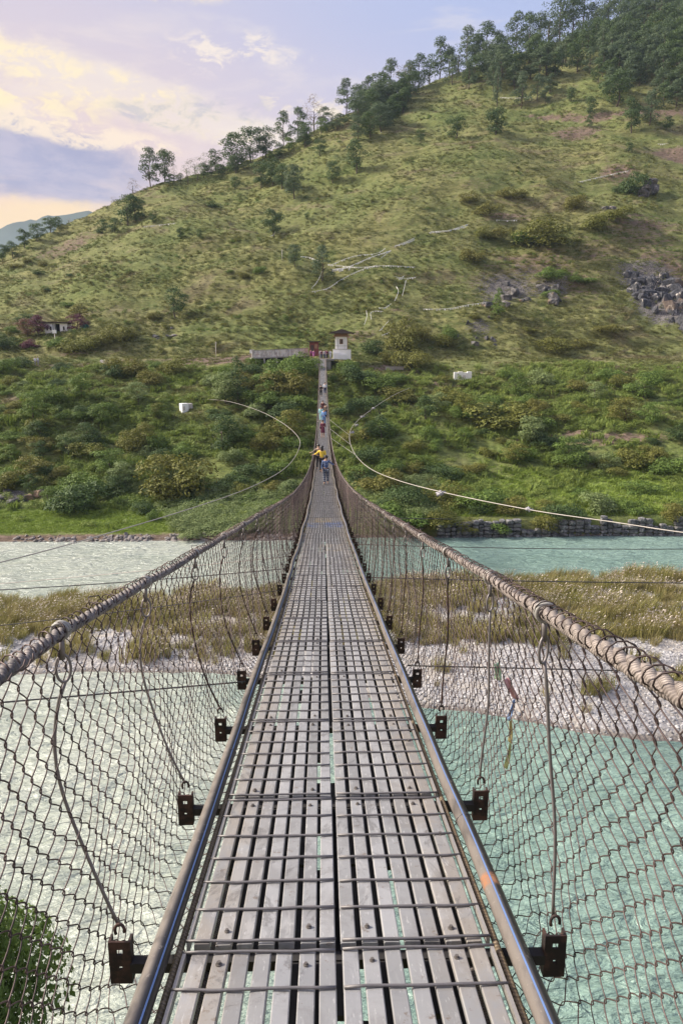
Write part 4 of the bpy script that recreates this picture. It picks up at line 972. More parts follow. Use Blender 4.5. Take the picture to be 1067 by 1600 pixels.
# edge pipes, ropes below them
dd = np.concatenate([np.arange(-1.6, 14, .12), np.arange(14, 139.2, .5)])
for side in (-1, 1):
    wob = .011*sstep(dd, 6, 14)*np.sin(dd*1.05+side)+.006*fbm(dd/1.3, dd*0+side, 2)
    pp = np.stack([side*.519+wob, dd, zd(dd)+.022+.010*sstep(dd, 6, 14)*np.sin(dd*.9)], -1)
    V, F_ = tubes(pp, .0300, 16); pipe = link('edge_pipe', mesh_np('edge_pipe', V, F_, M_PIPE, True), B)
    a0 = R(54) if side < 0 else R(98)
    k = dd < 30; q = pp[k]
    off = [(math.cos(a0+da)*.0314, math.sin(a0+da)*.0314) for da in (-.085, 0, .085)]
    V = np.stack([q+np.array([o_[0]*1, 0, o_[1]]) for o_ in off], 1).reshape(-1, 3); K = len(q); ii = np.arange(K*3).reshape(K, 3)
    F_ = np.stack([ii[:-1,:-1], ii[:-1,1:], ii[1:,1:], ii[1:,:-1]], -1).reshape(-1, 4)
    link('blue_stripe', mesh_np('blue_stripe', V, F_, M_BLUE, True), pipe)
    for dj in ((1.52, 3.4, 5.6, 8.7) if side < 0 else (2.65, 3.9, 6.4, 9.5)):
        zz = float(zd(dj))+.022; sl = -.184; th = np.linspace(0, 2*math.pi, 21)
        ring = np.stack([side*.519+0.0318*np.cos(th), dj-0.0318*np.sin(th)*sl*-1+.012*np.cos(th), zz+0.0318*np.sin(th)], -1)
        V, F_ = tubes(ring, .0016, 5, caps=False); link('tie_wire', mesh_np('tie_wire', V, F_, M_HANG, True), pipe)
    rp = np.stack([side*.478+0*dd, dd, zd(dd)-.018], -1); V, F_, U = tubes(rp, .011, 8, uvs=True)
    link('deck_rope', mesh_np('deck_rope', V, F_, M_GOLD, True, U), B)
    # two hidden carrying ropes under the deck
    for xx in (.16, .40):
        rp = np.stack([side*xx+0*dd, dd, zd(dd)-.085], -1); V, F_, U = tubes(rp, .018, 8, uvs=True)
        link('carrying_rope', mesh_np('carrying_rope', V, F_, M_ROPEL, True, U), B)
# main cables: three laid strands near, plain tube far
for side in (-1, 1):
    m_ = M_ROPEL if side < 0 else M_ROPER
    rs, off, pit = (.0100, .0082, .15) if side < 0 else (.0125, .0085, .20)
    e = link('hand_cable', None, B) if False else bpy.data.objects.new('hand_cable', None)
    C.objects.link(e); e.parent = B; e.empty_display_size = .1
    d1_ = np.arange(-1.2, 16, .013)
    cx_, cz_ = smooth1(lambda q: cabx(side, q), d1_), smooth1(lambda q: cabz(side, q), d1_)
    cz_ = cz_-.006*np.abs(np.sin(math.pi*(d1_-J0)/JD)); cx_ = cx_+.004*np.sin(d1_*2.3)
    for s in range(3):
        a = 2*math.pi*(s/3+d1_/pit*(1 if side < 0 else -1))
        pts = np.stack([cx_+off*np.cos(a), d1_, cz_+off*np.sin(a)], -1); V, F_, U = tubes(pts, rs, 9, uvs=True)
        link('rope_strand', mesh_np('rope_strand', V, F_, m_, True, U), e)
    d2_ = np.arange(15.9, 139.3, .35)
    pts = np.stack([smooth1(lambda q: cabx(side, q), d2_), d2_, smooth1(lambda q: cabz(side, q), d2_)], -1); V, F_, U = tubes(pts, .020, 8, uvs=True)
    link('far_cable', mesh_np('far_cable', V, F_, m_, True, U), e)
# chain link mesh -------------------------------------------------
def brx(d): return np.interp(d, [3, 9], [.648, .602])
def fence_xy(side, d, v):
    """v 0..1 down the fence -> x,z"""
    cx_, cz_ = cabx(side, d)*side, cabz(side, d); z0 = zd(d)
    belly = .015*np.sin(2*math.pi*(d-J0)/JD*1.0)**2+.02*fbm(d*.7+side*5, d*0+.5, 2)
    q = (.648-brx(d))*1.5; px_ = np.stack([cx_+.008, np.maximum(cx_+.015, .70-q)+belly*.5, .735+belly-q, .722+belly-q, .69+.3*belly-q*.9, .60-q*.5, .515+0*d], 0)
    pz_ = np.stack([cz_+.015, z0+.68, z0+.38, z0+.08, z0-.14, z0-.22, z0-.20], 0)
    kn = np.array([0, .24, .46, .68, .85, .93, 1.0])
    i = np.clip(np.searchsorted(kn, v, side='right')-1, 0, 5); f = (v-kn[i])/(kn[i+1]-kn[i])
    def cat(a):
        im = np.maximum(i-1, 0); ip = np.minimum(i+2, 6); K = a.shape[1]; c_ = np.arange(K)[None] if v.ndim == 2 else np.arange(K)
        p0, p1, p2, p3 = a[im, c_], a[i, c_], a[i+1, c_], a[ip, c_]
        return .5*((2*p1)+(-p0+p2)*f+(2*p0-5*p1+4*p2-p3)*f*f+(-p0+3*p1-3*p2+p3)*f**3)
    return cat(px_), cat(pz_)
def fence(side, d0, d1, seg, sides, wr, wob=1.):
    W, per = (.052, .092) if d0 < 40 else (.104, .184); Ltot = 1.38; NH = int(Ltot/(per/2)); n = int((d1-d0)/W)
    i = np.arange(n); K = NH*seg+1; s = np.arange(K)/seg       # s in half periods
    ph = (s[None]+(i[:, None] % 2)); tri = 1-np.abs((ph % 2)-1)     # 0..1
    tri = tri*.25+.75*(tri*tri*(3-2*tri)) if seg > 1 else tri
    x = d0+W*(i[:, None]+(tri-.5)*1.24)
    v = (s/(K-1)*seg)[None]+0*x
    v = v+.010*fbm(x*2.2+side*9, v*4, 2)*wob
    v = np.clip(v, 0, .9999)
    # evaluate on smooth surface at base position of wire
    X_ = np.empty_like(x); Z_ = np.empty_like(x)
    for r_ in range(K):
        a, b = fence_xy(side, x[:, r_], v[:, r_]); X_[:, r_] = a; Z_[:, r_] = b
    X_ = X_+.0035*np.sin(math.pi*ph*1.0)*(1 if seg > 1 else 0)*1.0
    x = x+.006*fbm(v*5+side, x*1.1, 2)*wob
    pts = np.stack([side*X_, x, Z_], -1)
    return tubes(pts, wr, sides, caps=False)
for side in (-1, 1):
    mb = MB()
    for a in ((-.9, 5, 6, 4, .0020), (5, 14, 4, 3, .0023), (14, 40, 2, 3, .0030), (40, 139, 1, 3, .0052)): mb.add(*fence(side, *a))
    o = link('wire_mesh', mb.mesh('wire_mesh', [M_WIRE], True), B); o['kind'] = 'stuff'
    # loops that lash the mesh to the cable
    mb = MB(); d_ = -.9
    while d_ < 46:
        cx_, cz_ = float(cabx(side, d_)), float(cabz(side, d_)); n_ = 11 if d_ < 14 else 7
        th = np.linspace(-.4, 2*math.pi*.86, n_)+rnd.uniform(0, 1.2); rr = (.0205 if side < 0 else .024)+rnd.uniform(-.001, .007)
        tl = rnd.uniform(.02, .075)
        ring = np.stack([cx_+rr*np.cos(th), d_+tl*th/5, cz_+rr*np.sin(th)+.003], -1); mb.tube(ring, .0021, 4 if d_ < 14 else 3)
        if rnd.random() < .07 and d_ < 14:
            q = np.array([[cx_, d_, cz_+rr], [cx_-.01, d_+.02, cz_+rr+.02], [cx_+.015, d_+.045, cz_+rr+.016], [cx_+.02, d_+.05, cz_+rr-.0]]); mb.tube(q, .0019, 4)
        d_ += .060 if d_ < 14 else .10
    o = link('lashing_wire', mb.mesh('lashing_wire', [M_WIRE], True), B); o['kind'] = 'stuff'
# cross beams with end brackets, hangers
def beam_mesh():
    mb = MB(); mb.box((0, 0, -.052), (1.24, .034, .034)); me1 = mb.mesh('cross_beam', [M_DARK]); return me1
beam_me = beam_mesh()
def bracket_mesh():
    mb = MB(); t_ = .007; w_, h_, d_ = .058, .145, .034
    # channel standing on end, open towards the camera side, with two holes drawn as real gaps
    mb.box((0, d_/2, 0), (w_, t_, h_*.38), mi=0) if False else None
    mb.box((-w_/2, 0, 0), (t_, d_, h_)); mb.box((w_/2, 0, 0), (t_, d_, h_))
    f_ = -d_/2+t_/2; q_ = w_-t_
    for (z0, z1) in ((-.0725, -.022), (-.012, .028), (.046, .0725)): mb.box((0, f_, (z0+z1)/2), (q_, t_, z1-z0))
    for (z0, z1, hw) in ((-.022, -.012, .005), (.028, .046, .009)):
        for s in (-1, 1): mb.box((s*(q_/2+hw)/2, f_, (z0+z1)/2), (q_/2-hw, t_, z1-z0))
    return mb.mesh('end_bracket', [M_RUST])
br_me = bracket_mesh()
def hanger_mesh(side, d, lo):
    z0 = float(zd(d)); cx_, cz_ = float(cabx(side, d)), float(cabz(side, d)); mb = MB(); r = random.Random(int(d*100)+side)
    sd_ = 6 if lo else 8
    y = lambda: r.uniform(-.004, .004)
    bx = side*float(brx(d)); top = (cx_+side*.006, d+.01, cz_-.15 if not lo else cz_-.05)
    bow = .075 if side < 0 else .012
    n = 5 if lo else 16; s = np.linspace(0, 1, n); sx_ = top[0]*(1-s)+bx*s+side*bow*np.sin(math.pi*s**.8)+(0 if lo else .004)*np.sin(s*9+d)
    zz = top[2]*(1-s)+(z0+.075)*s
    mb.tube(np.stack([sx_, d+.01+0*s, zz], -1), .0052, sd_)
    parts = {'rod': mb}
    return mb
far_h = {}
for side in (-1, 1):
    for d in joints:
        z0 = float(zd(d)); near = d < 14
        if near or (side, 0) not in far_h:
            dd_ = d if near else 30.; me_ = hanger_mesh(side, dd_, not near).mesh('hanger', [M_HANG if d < 3 else M_RUST], True)
            if not near:
                V_ = np.array([v.co for v in me_.vertices]); 
                for v in me_.vertices: v.co = (v.co.x, v.co.y-30., v.co.z-float(zd(30.)))
                far_h[(side, 0)] = me_
        if near: h = link('hanger', me_, B)
        else: h = link('hanger', far_h[(side, 0)], B, (0, d, z0))
        if near:
            cx_, cz_ = float(cabx(side, d)), float(cabz(side, d))
            th = np.linspace(0, 2*math.pi, 17); rr = .022 if side < 0 else .026; mb = MB()
            for k_ in range(2):
                mb.tube(np.stack([cx_+rr*np.cos(th), d-.007+.014*k_+0*th, cz_+rr*np.sin(th)], -1), 0.0052, 6, caps=False)
            link('cable_clamp', mb.mesh('cable_clamp', [M_CLAMP], True), h)
            mb = MB(); mb.tube(np.array([[cx_, d, cz_-.02], [cx_+side*.004, d+.005, cz_-.085]]), .0075, 7)
            o1 = np.stack([cx_+side*.004+.016*np.cos(th), d+.006+.012*np.cos(th), cz_-.112+.040*np.sin(th)], -1); mb.tube(o1, .0042, 6, caps=False)
            link('eye_link', mb.mesh('eye_link', [M_HANG], True), h)
            th2 = np.linspace(-.3, math.pi+.6, 10); hk = np.stack([side*float(brx(d))+.014*np.cos(th2), d+0*th2, z0+.068+.022*np.sin(th2)], -1)
            mb = MB(); mb.tube(hk, .005, 6); link('hook', mb.mesh('hook', [M_RUST], True), h)
for d in joints:
    z0 = float(zd(d)); o = link('cross_beam', beam_me, B, (0, d, z0), 0, (float(brx(d))/.648, 1, 1))
    for side in (-1, 1): link('end_bracket', br_me, o, (side*(.649), rnd.uniform(-.004, .004), -.040+rnd.uniform(-.006, .006)))
# the far landing
mb = MB(); mb.box((0, 142.2, -1.62), (4.2, 6.0, .30)); mb.box((0, 140.2, -3.4), (3.0, 1.6, 3.3))
M_CONC = simple('stained_concrete', (.33, .305, .285), .9, var=.5, scale=1.3, bstr=.4, bdist=.03)
put(link('bridge_landing', mb.mesh('bridge_landing', [M_CONC])), 'concrete landing slab at the far end of the footbridge', 'platform')

# ------------------------------------------------------------------ wind cables and tie lines
M_GREYC = simple('grey_guy_cable', (.36, .32, .29), .6, .2, .3, 3)
M_PALEC = simple('pale_guy_cable', (.48, .43, .38), .6, .1, .3, 3)
def spl(pts, n=90):
    a = np.array([tuple(p_) for p_ in pts]); K = len(a); t_ = np.linspace(0, K-1-1e-6, n); i = t_.astype(int); f = (t_-i)[:, None]
    p0, p1, p2, p3 = a[np.maximum(i-1, 0)], a[i], a[np.minimum(i+1, K-1)], a[np.minimum(i+2, K-1)]
    return .5*((2*p1)+(-p0+p2)*f+(2*p0-5*p1+4*p2-p3)*f*f+(-p0+3*p1-3*p2+p3)*f**3)
Lc = [P(296,624,124), P(350,626,116), P(400,640,105), P(440,660,93), P(466,683,80), P(466,704,70), P(445,732,60), P(390,762,50), P(300,794,42), P(160,836,34.5), P(0,879,29), P(-250,935,24), P(-900,1100,16)]
Rc = [P(640,606,124), P(612,619,118), P(580,640,106), P(555,661,92), P(546,680,80), P(552,705,69), P(575,730,61), P(620,750,54), P(700,771,47), P(830,797,41), P(960,816,37), P(1067,832,34), P(1300,860,29), P(2000,960,20)]
V, F_ = tubes(spl(Lc), .026, 6); put(link('wind_cable', mesh_np('wind_cable', V, F_, M_GREYC, True)), 'long grey wind cable curving left of the bridge to the left anchor block', 'cable', 'wind cables beside the bridge')
V, F_ = tubes(spl(Rc), .024, 6); wcr = put(link('wind_cable', mesh_np('wind_cable', V, F_, M_PALEC, True)), 'long pale wind cable with rags knotted on it curving right of the bridge', 'cable', 'wind cables beside the bridge')
def tie(p0, p1, r_, label, m_=M_GREYC, sag=.1):
    a, b = Vector(p0), Vector(p1); s = np.linspace(0, 1, 14); pts = np.array([tuple(a*(1-q)+b*q-Vector((0, 0, sag*4*q*(1-q)))) for q in s])
    V, F_ = tubes(pts, r_, 5); return put(link('tie_line', mesh_np('tie_line', V, F_, m_, True)), label, 'cable', 'tie lines from the deck to the wind cables')
M_DC = simple('dark_tie_line', (.075, .07, .068), .6, .2, .3, 3)
tie((.6, 5.3, float(zd(5.3))-.03), P(1150,1052,5.5), .006, 'thin dark tie line crossing the gravel bar on the right', M_DC, .0)
tie((.6, 10.2, float(zd(10.2))-.05), P(1150,911,10.6), .009, 'thin dark tie line over the far edge of the island on the right', M_DC, .02)
tie((.6, 14.6, float(zd(14.6))-.05), P(1150,857,15), .009, 'thin dark tie line over the far channel on the right', M_DC, .05)
tie((.6, 21, float(zd(21))-.05), P(705,811,22), .012, 'short tie line in front of the river wall', M_DC, .0)
tie((-.6, 4.9, float(zd(4.9))-.03), P(-60,1103,4.2), .006, 'thin dark tie line dropping left over the near channel', M_DC, .0)
tie((-.6, 11.2, float(zd(11.2))-.05), P(-60,925,10.2), .008, 'thin tie line over the far channel on the left', M_DC, .03)
tie((-.6, 9.0, float(zd(9.0))-.03), P(-60,984,8.2), .006, 'thin tie line over the island grass on the left', M_DC, .02)
tie((-.6, 12.6, float(zd(12.6))-.03), P(-60,917,16), .007, 'upper faint tie line over the far channel on the left', M_GREYC, .02)
for i, (d, px, py) in enumerate([(84, 546, 680), (76, 548, 695), (68, 556, 711)]):
    tie((.6, d, float(zd(d))), P(px, py, d-2), .02, ['farthest short pale tie line from bridge to right wind cable', 'middle short pale tie line from bridge to right wind cable', 'nearest short pale tie line from bridge to right wind cable'][i], M_PALEC, 0)
for (px, py, d, s) in ((690,770,47.5,.34),(826,796,41.2,.24),(583,638,106,.3),(566,651,99,.3),(557,664,90,.3),(551,676,84,.3)):
    V, F_ = blob_mesh(int(px), 3, 1.2, 2.6, (.55, .22, .30)); link('rag', mesh_np('rag', V, F_, simple('pale_rag', (.34,.32,.34), .9) if px == 690 else bpy.data.materials['pale_rag'], True), wcr, P(px, py, d), 0, s)
# small coloured flags hanging on the tie line beyond the right mesh
fs = empty('prayer_flag_string', P(780,1040,5.4), 'string of four faded prayer flags hanging outside the right mesh', 'prayer flags')
FC = [('green', (.32,.55,.30)), ('red', (.60,.22,.22)), ('blue', (.16,.30,.60)), ('yellow', (.62,.47,.10)), ('lime', (.50,.55,.15))]
fl = [((762,1045),(790,1062)), ((790,1060),(806,1092)), ((803,1092),(794,1125)), ((797,1125),(797,1160)), ((797,1160),(790,1200))]
for (nm, col_), (a, b) in zip(FC, fl):
    col_ = tuple(q_*.75+.16 for q_ in col_)
    p0, p1 = P(*a, 5.4)-fs.location, P(*b, 5.4)-fs.location
    if nm == 'green': p0, p1 = P(776,1036,5.4)-fs.location, P(778,1062,5.4)-fs.location
    w_ = .05 if nm in ('green', 'red') else .028
    n_ = 7; V = []
    for i in range(n_):
        s = i/(n_-1); q = p0*(1-s)+p1*s
        for k_ in range(4): u = k_/3-.5; V.append((q.x+u*w_, q.y+.02*math.sin(5*u+4*s), q.z))
    k_ = np.arange(n_*4).reshape(n_, 4); F_ = np.stack([k_[:-1,:-1], k_[:-1,1:], k_[1:,1:], k_[1:,:-1]], -1).reshape(-1, 4)
    o = link('flag', mesh_np('flag', np.array(V), F_, simple('flag_cloth_'+nm, col_, .9, scale=30), True), fs); o['label'] = f'faded {nm} flag'
    md = o.modifiers.new('thick', 'SOLIDIFY'); md.thickness = .002

# ------------------------------------------------------------------ prayer flags over the hill
M_FLAG = simple('bleached_flag_cloth', (.74, .72, .70), .9, scale=3)
M_FLAGB = simple('blue_flag_cloth', (.30, .40, .62), .9, scale=3)
def flags(pts, label, lift=1.1, dense=.55, sz=.32, name='prayer_flag_string'):
    q = [hit(*p_)+Vector((0, 0, lift)) for p_ in pts]
    a = spl(q, 60) if len(q) > 2 else np.array([tuple(q[0]*(1-s)+q[1]*s) for s in np.linspace(0, 1, 60)])
    a[:, 2] = np.maximum(a[:, 2], height(a[:, 0], a[:, 1])+.5)
    mb = MB(); mb.tube(a, .028, 4); c0 = a[0].copy()
    L_ = np.concatenate([[0], np.cumsum(np.linalg.norm(np.diff(a, axis=0), axis=1))]); n_ = int(L_[-1]/dense)
    for k_ in range(n_):
        if rnd.random() < .15: continue
        s = (k_+.5)*dense; p_ = np.array([np.interp(s, L_, a[:, j]) for j in range(3)]); i = min(58, int(np.searchsorted(L_, s))); t_ = a[i+1]-a[i]; t_ /= np.linalg.norm(t_)+1e-9
        w_ = sz*rnd.uniform(.5, 1.0); h_ = sz*rnd.uniform(.5, 1.1); sw = rnd.uniform(-.15, .15)
        V = np.array([p_-t_*w_/2, p_+t_*w_/2, p_+t_*w_/2+[0, sw, -h_], p_-t_*w_/2+[0, sw, -h_]]); th = np.array([0, .02, 0])
        mb.add(np.concatenate([V-th, V+th]), np.array([[0,1,2,3],[7,6,5,4],[0,4,5,1],[1,5,6,2],[2,6,7,3],[3,7,4,0]]), 1 if rnd.random() < .06 else 0)
    o = link(name, mb.mesh(name, [M_FLAG, M_FLAGB])); return put(o, label, 'prayer flags', 'prayer flag strings on the hill')
flags([(469,407),(485,411),(501,418)], 'short flag string running down left into the small pine')
flags([(512,421),(559,424),(602,425),(648,428)], 'long level flag string through the middle of the tangle')
flags([(487,465),(511,458),(535,448),(562,433),(589,424)], 'lowest flag string of the tangle sweeping down to the left')
flags([(516,421),(552,412),(587,404),(602,394)], 'upper flag string of the tangle rising to the right')
flags([(520,430),(545,424),(579,411),(611,398)], 'second flag string of the tangle rising to the right', dense=.45)
flags([(594,412),(603,404),(611,399)], 'very short flag string at the right tip of the tangle')
flags([(518,432),(530,430),(548,427)], 'short string of larger hanging flags below the tangle centre', sz=.6)
flags([(487,460),(497,447),(503,438)], 'short flag string climbing to the foot of the small pine')
flags([(616,392),(630,387),(648,382)], 'dotted flag string rising right above the tangle, upper of two')
flags([(619,393),(634,389),(648,385)], 'dotted flag string rising right above the tangle, lower of two')
flags([(670,372),(700,366),(731,358)], 'dense bright flag string far up the slope, upper of two', dense=.4)
flags([(672,374),(702,369),(731,361)], 'dense bright flag string far up the slope, lower of two', dense=.4)
flags([(616,445),(626,440),(632,438)], 'tiny hooked flag string right of the tangle')
flags([(622,447),(636,442),(651,440)], 'short flag string right of the tangle rising to the right')
flags([(634,446),(631,458),(628,472)], 'straight steep flag string right of the tangle')
flags([(619,453),(622,466),(616,479)], 'curved steep flag string right of the tangle')
flags([(591,488),(601,486),(611,482)], 'short level flag string above the olive bush')
flags([(569,514),(573,503),(572,492)], 'short upright flag string above the dark shrub by the hut')
flags([(580,506),(579,498),(586,494),(598,494)], 'looped flag string left of the big olive bush')
flags([(592,528),(600,518),(607,509)], 'diagonal flag string below the looped one')
flags([(596,535),(604,532),(611,530)], 'short level flag string right of the dark shrub by the hut')
flags([(660,490),(700,489),(730,486),(760,481)], 'long faint flag string crossing the slope below the bluff')
flags([(774,350),(790,350),(808,350)], 'level flag string above the broad olive thicket')
flags([(902,292),(940,284),(981,278)], 'flag string rising towards the balanced boulder')
flags([(1026,233),(1034,233),(1043,234)], 'short flag string near the right edge below the dirt track')
flags([(780,157),(805,158),(830,157)], 'faint flag string at the lower edge of the hilltop forest')
flags([(225,363),(250,360),(276,358)], 'faint flag string on the left part of the hill')
flags([(422,375),(428,369),(431,364)], 'tiny flag string right below the tree on the middle slope')

# ------------------------------------------------------------------ buildings
M_WHITE = simple('whitewash', (.86, .85, .82), .85, var=.10, scale=1.5)
M_ROOF = simple('dark_brown_roof', (.075, .050, .040), .8, var=.4, scale=2)
M_WOOD = simple('orange_brown_timber', (.30, .16, .085), .7, var=.3, scale=3)
M_GLASS = simple('dark_window', (.03, .03, .035), .25)
M_MAROON = simple('maroon_boards', (.20, .055, .05), .8, var=.3, scale=3)
M_PLAST = simple('stained_plaster', (.60, .55, .51), .9, var=.6, scale=1.1)
def part(parent, name, c, d, m_, rz=0): return link(name, MB().box((0,0,0), d).mesh(name, [m_]), parent, c, rz)
# shrine hut
hp = P(533, 557, 143); hut = empty('shrine_hut', hp, 'tall narrow white shrine hut with broad brown roof at the bridge end', 'building')
sc_ = 1/pxm(hp)
part(hut, 'base', (.15, .0, .35), (3.3, 2.8, 1.9), M_WHITE); part(hut, 'step', (-1.0, -1.75, .10), (1.0, .7, 1.1), M_WHITE); part(hut, 'step', (.1, -1.65, -.05), (1.2, .5, .9), M_WHITE); part(hut, 'ledge', (.1, 0, 1.34), (3.4, 2.9, .08), M_CONC)
part(hut, 'wall', (0, 0, 2.50), (2.15, 2.0, 2.24), M_WHITE)
for x in (-.62, .62): part(hut, 'panel_groove', (x, -1.004, 2.45), (.05, .02, 2.0), M_CONC)
part(hut, 'panel_groove', (0, -1.006, 1.95), (2.1, .02, .06), M_CONC)
part(hut, 'side_post', (1.15, -.9, 2.5), (.16, .16, 2.24), M_WOOD)
wf = part(hut, 'window', (0, -1.02, 2.75), (.66, .06, .95), M_WOOD); part(wf, 'pane', (-.15, -.035, 0), (.22, .02, .78), M_GLASS); part(wf, 'pane', (.15, -.035, 0), (.22, .02, .78), M_GLASS)
part(hut, 'cornice', (0, 0, 3.74), (2.9, 2.6, .24), M_WOOD)
part(hut, 'cornice', (0, 0, 3.97), (2.5, 2.3, .22), M_WOOD)
rm = MB(); zt, ze, hx, hy = 5.0, 4.28, 2.35, 2.1
V = [(-hx,-hy,ze),(hx,-hy,ze),(hx,hy,ze),(-hx,hy,ze),(0,-hy*.95,zt),(0,hy*.95,zt)]; V += [(a, b, c_-.14) for a, b, c_ in V]
rm.add(V, [np.array([[0,3,5,4],[1,4,5,2],[6,10,11,9],[7,8,11,10],[0,6,9,3],[1,2,8,7]]), np.array([[0,1,4],[2,3,5]])]); rm.box((0, -hy+.1, 4.22), (3.6, .1, .12))
V2 = [(0,-hy,ze),(0,-hy,ze)]
link('roof', rm.mesh('roof', [M_ROOF]), hut)
part(hut, 'gable_board', (0, -hy+.35, 4.32), (2.6, .1, .5), M_WOOD)
# guard booth
gp_ = P(491, 556, 142.5); gb = empty('guard_booth', gp_, 'small maroon wooden booth left of the bridge end', 'building')
part(gb, 'wall', (0, 0, 1.25), (1.7, 1.5, 2.5), M_MAROON); part(gb, 'roof', (.05, -.1, 2.6), (2.3, 2.0, .16), M_ROOF); part(gb, 'board', (.35, -.78, 1.75), (.55, .05, .8), M_WOOD); part(gb, 'door', (-.35, -.77, 1.0), (.6, .05, 1.9), M_ROOF)
# viaduct
va, vb = P(394, 560, 141.0), P(482, 556, 143.5); vm = (va+vb)/2; ln = (vb-va).length; rz = math.atan2(vb.y-va.y, vb.x-va.x); tilt = math.asin((vb.z-va.z)/ln)
vi = empty('concrete_viaduct', vm, 'long stained white concrete parapet on short pillars left of the bridge end', 'platform', rz=rz); vi.rotation_euler = (0, -tilt, rz)
def f_par(t):
    g = geo(t); a = t.noise(t.vscale(g, (1, 1, .4)), 1.6, 6, .7); b = t.noise(g, 2.3, 3); 
    c = t.mix(t.ramp(a, .38, .6), (.36, .31, .29), (.70, .65, .61)); c = t.mix(t.m('MULTIPLY', t.ramp(b, .58, .66), .6), c, (.42, .20, .16))
    c = t.mix(t.m('MULTIPLY', t.ramp(t.noise(g, 2.9, 3), .62, .68), .6), c, (.22, .28, .42)); return bsdf(t, c, .9)
M_PAR = mat('painted_stained_parapet', f_par)
x = -ln/2
for i in range(4):
    o = part(vi, 'parapet', (-ln/2+ln*(i+.5)/4, 0, .75), (ln/4-.06, .18, 1.25+.06*(i == 3)), M_PAR)
part(vi, 'coping', (0, 0, 1.43), (ln+.1, .28, .10), M_CONC); part(vi, 'floor_slab', (0, 1.2, .02), (ln+.2, 2.8, .22), M_CONC)
for s in (.06, .21, .43, .66, .70, .93): part(vi, 'pillar', (-ln/2+ln*s, .1, -.85), (.24, .24, 1.52), M_PLAST)
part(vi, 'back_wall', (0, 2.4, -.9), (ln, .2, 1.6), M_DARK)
# farmhouse
fp = hit(88, 524); fh = empty('farmhouse', fp, 'low whitewashed farmhouse with dark flat roof left among purple trees', 'building')
part(fh, 'wall', (-.9, 0, 1.1), (1.7, 3, 2.2), M_WHITE); part(fh, 'wall', (2.2, .2, 1.1), (1.6, 3, 2.2), M_WHITE); part(fh, 'recess_wall', (.7, .9, 1.1), (1.6, .3, 2.2), M_DARK)
part(fh, 'roof', (.4, -.1, 2.45), (6.2, 3.8, .22), M_ROOF)
for x in (-1.2, -.45, 2.3): part(fh, 'window', (x, -1.53, 1.2), (.32, .06, .8), M_GLASS)
part(fh, 'post', (.3, -1.5, 1.1), (.14, .14, 2.3), M_WHITE)
def pole(px, py, hpx, label, m_=None, r_=.06, head=False, name='utility_pole'):
    p_ = hit(px, py); H = hpx/pxm(p_); e_ = empty(name, p_, label, 'pole', 'thin poles on the hill')
    V, F_ = tubes(np.array([[0,0,-.3],[0,0,H]]), np.array([r_, r_*.7]), 7); link('pole', mesh_np('pole', V, F_, m_ or M_PLAST, True), e_)
    if head: part(e_, 'box', (0, 0, H), (.8, .3, .7), M_WHITE)
    else: part(e_, 'cross_arm', (0, 0, H*.93), (.5, .06, .06), m_ or M_PLAST)
    return e_
pole(87, 537, 16, 'white pole with a box in front of the farmhouse', r_=.1, head=True)
pole(338, 560, 27, 'thin white pole beside the track left of the viaduct')
pole(616, 574, 10, 'short white post beside the path right of the hut')
pole(273, 277, 22, 'thin pole on the skyline right of the twin trees', r_=.05)
pole(776, 168, 56, 'tall thin bare pole in front of the hilltop forest', M_BARK, .1)
pole(441, 405, 18, 'thin pole on the middle slope')
pole(394, 561, 11, 'white boxed post at the left end of the viaduct', r_=.06, head=True)
# anchor blocks
ap = hit(290, 640); ab = empty('anchor_block', ap, 'white painted anchor block half sunk in bushes on the lower left slope', 'anchor', 'white anchor blocks')
part(ab, 'block', (-.2, 0, .45), (1.1, 1.1, 1.6), M_WHITE, .6); part(ab, 'rear_block', (.55, .5, .8), (.8, .8, .8), M_PLAST, .6); part(ab, 'stain', (-.1, -.62, .5), (.35, .06, .6), M_PLAST, .6)
ap = hit(722, 594); ab = empty('anchor_block', ap, 'white painted rubble anchor block alone on the grassy right slope', 'anchor', 'white anchor blocks')
mb = MB()
for i in range(4):
    mb.box((-1.15+.78*i, 0, .55+[.12,.2,.05,.22][i]/2), (.76, 1.2, 1.25+[.12,.2,.05,.22][i]))
link('block', mb.mesh('block', [M_WHITE]), ab, rz=-.1); part(ab, 'cap', (.2, -.64, .5), (.5, .06, .6), M_PLAST)
# bits by the track
p_ = hit(616, 577); put(link('kerb_stone', MB().box((0,0,.3), (3.4, .5, .7)).mesh('kerb_stone', [M_CONC]), None, p_), 'low concrete block beside the path right of the hut', 'block')
p_ = hit(438, 262); 
p_ = hit(164, 572); put(link('white_crate', MB().box((0,0,.6), (1.3, 1.0, 1.0)).box((.9,-.1,.3), (.6,.5,.5)).mesh('white_crate', [M_WHITE]), None, p_), 'small white box beside the track left of the olive thicket', 'box')
p_ = hit(178, 573); V, F_ = blob_mesh(5, 2, .3, 1.3, (2.2, 1, .5)); put(link('earth_heap', mesh_np('earth_heap', V, F_, simple('orange_earth', (.33,.16,.08), .95), True), None, p_), 'small heap of orange earth beside the white box', 'earth heap')

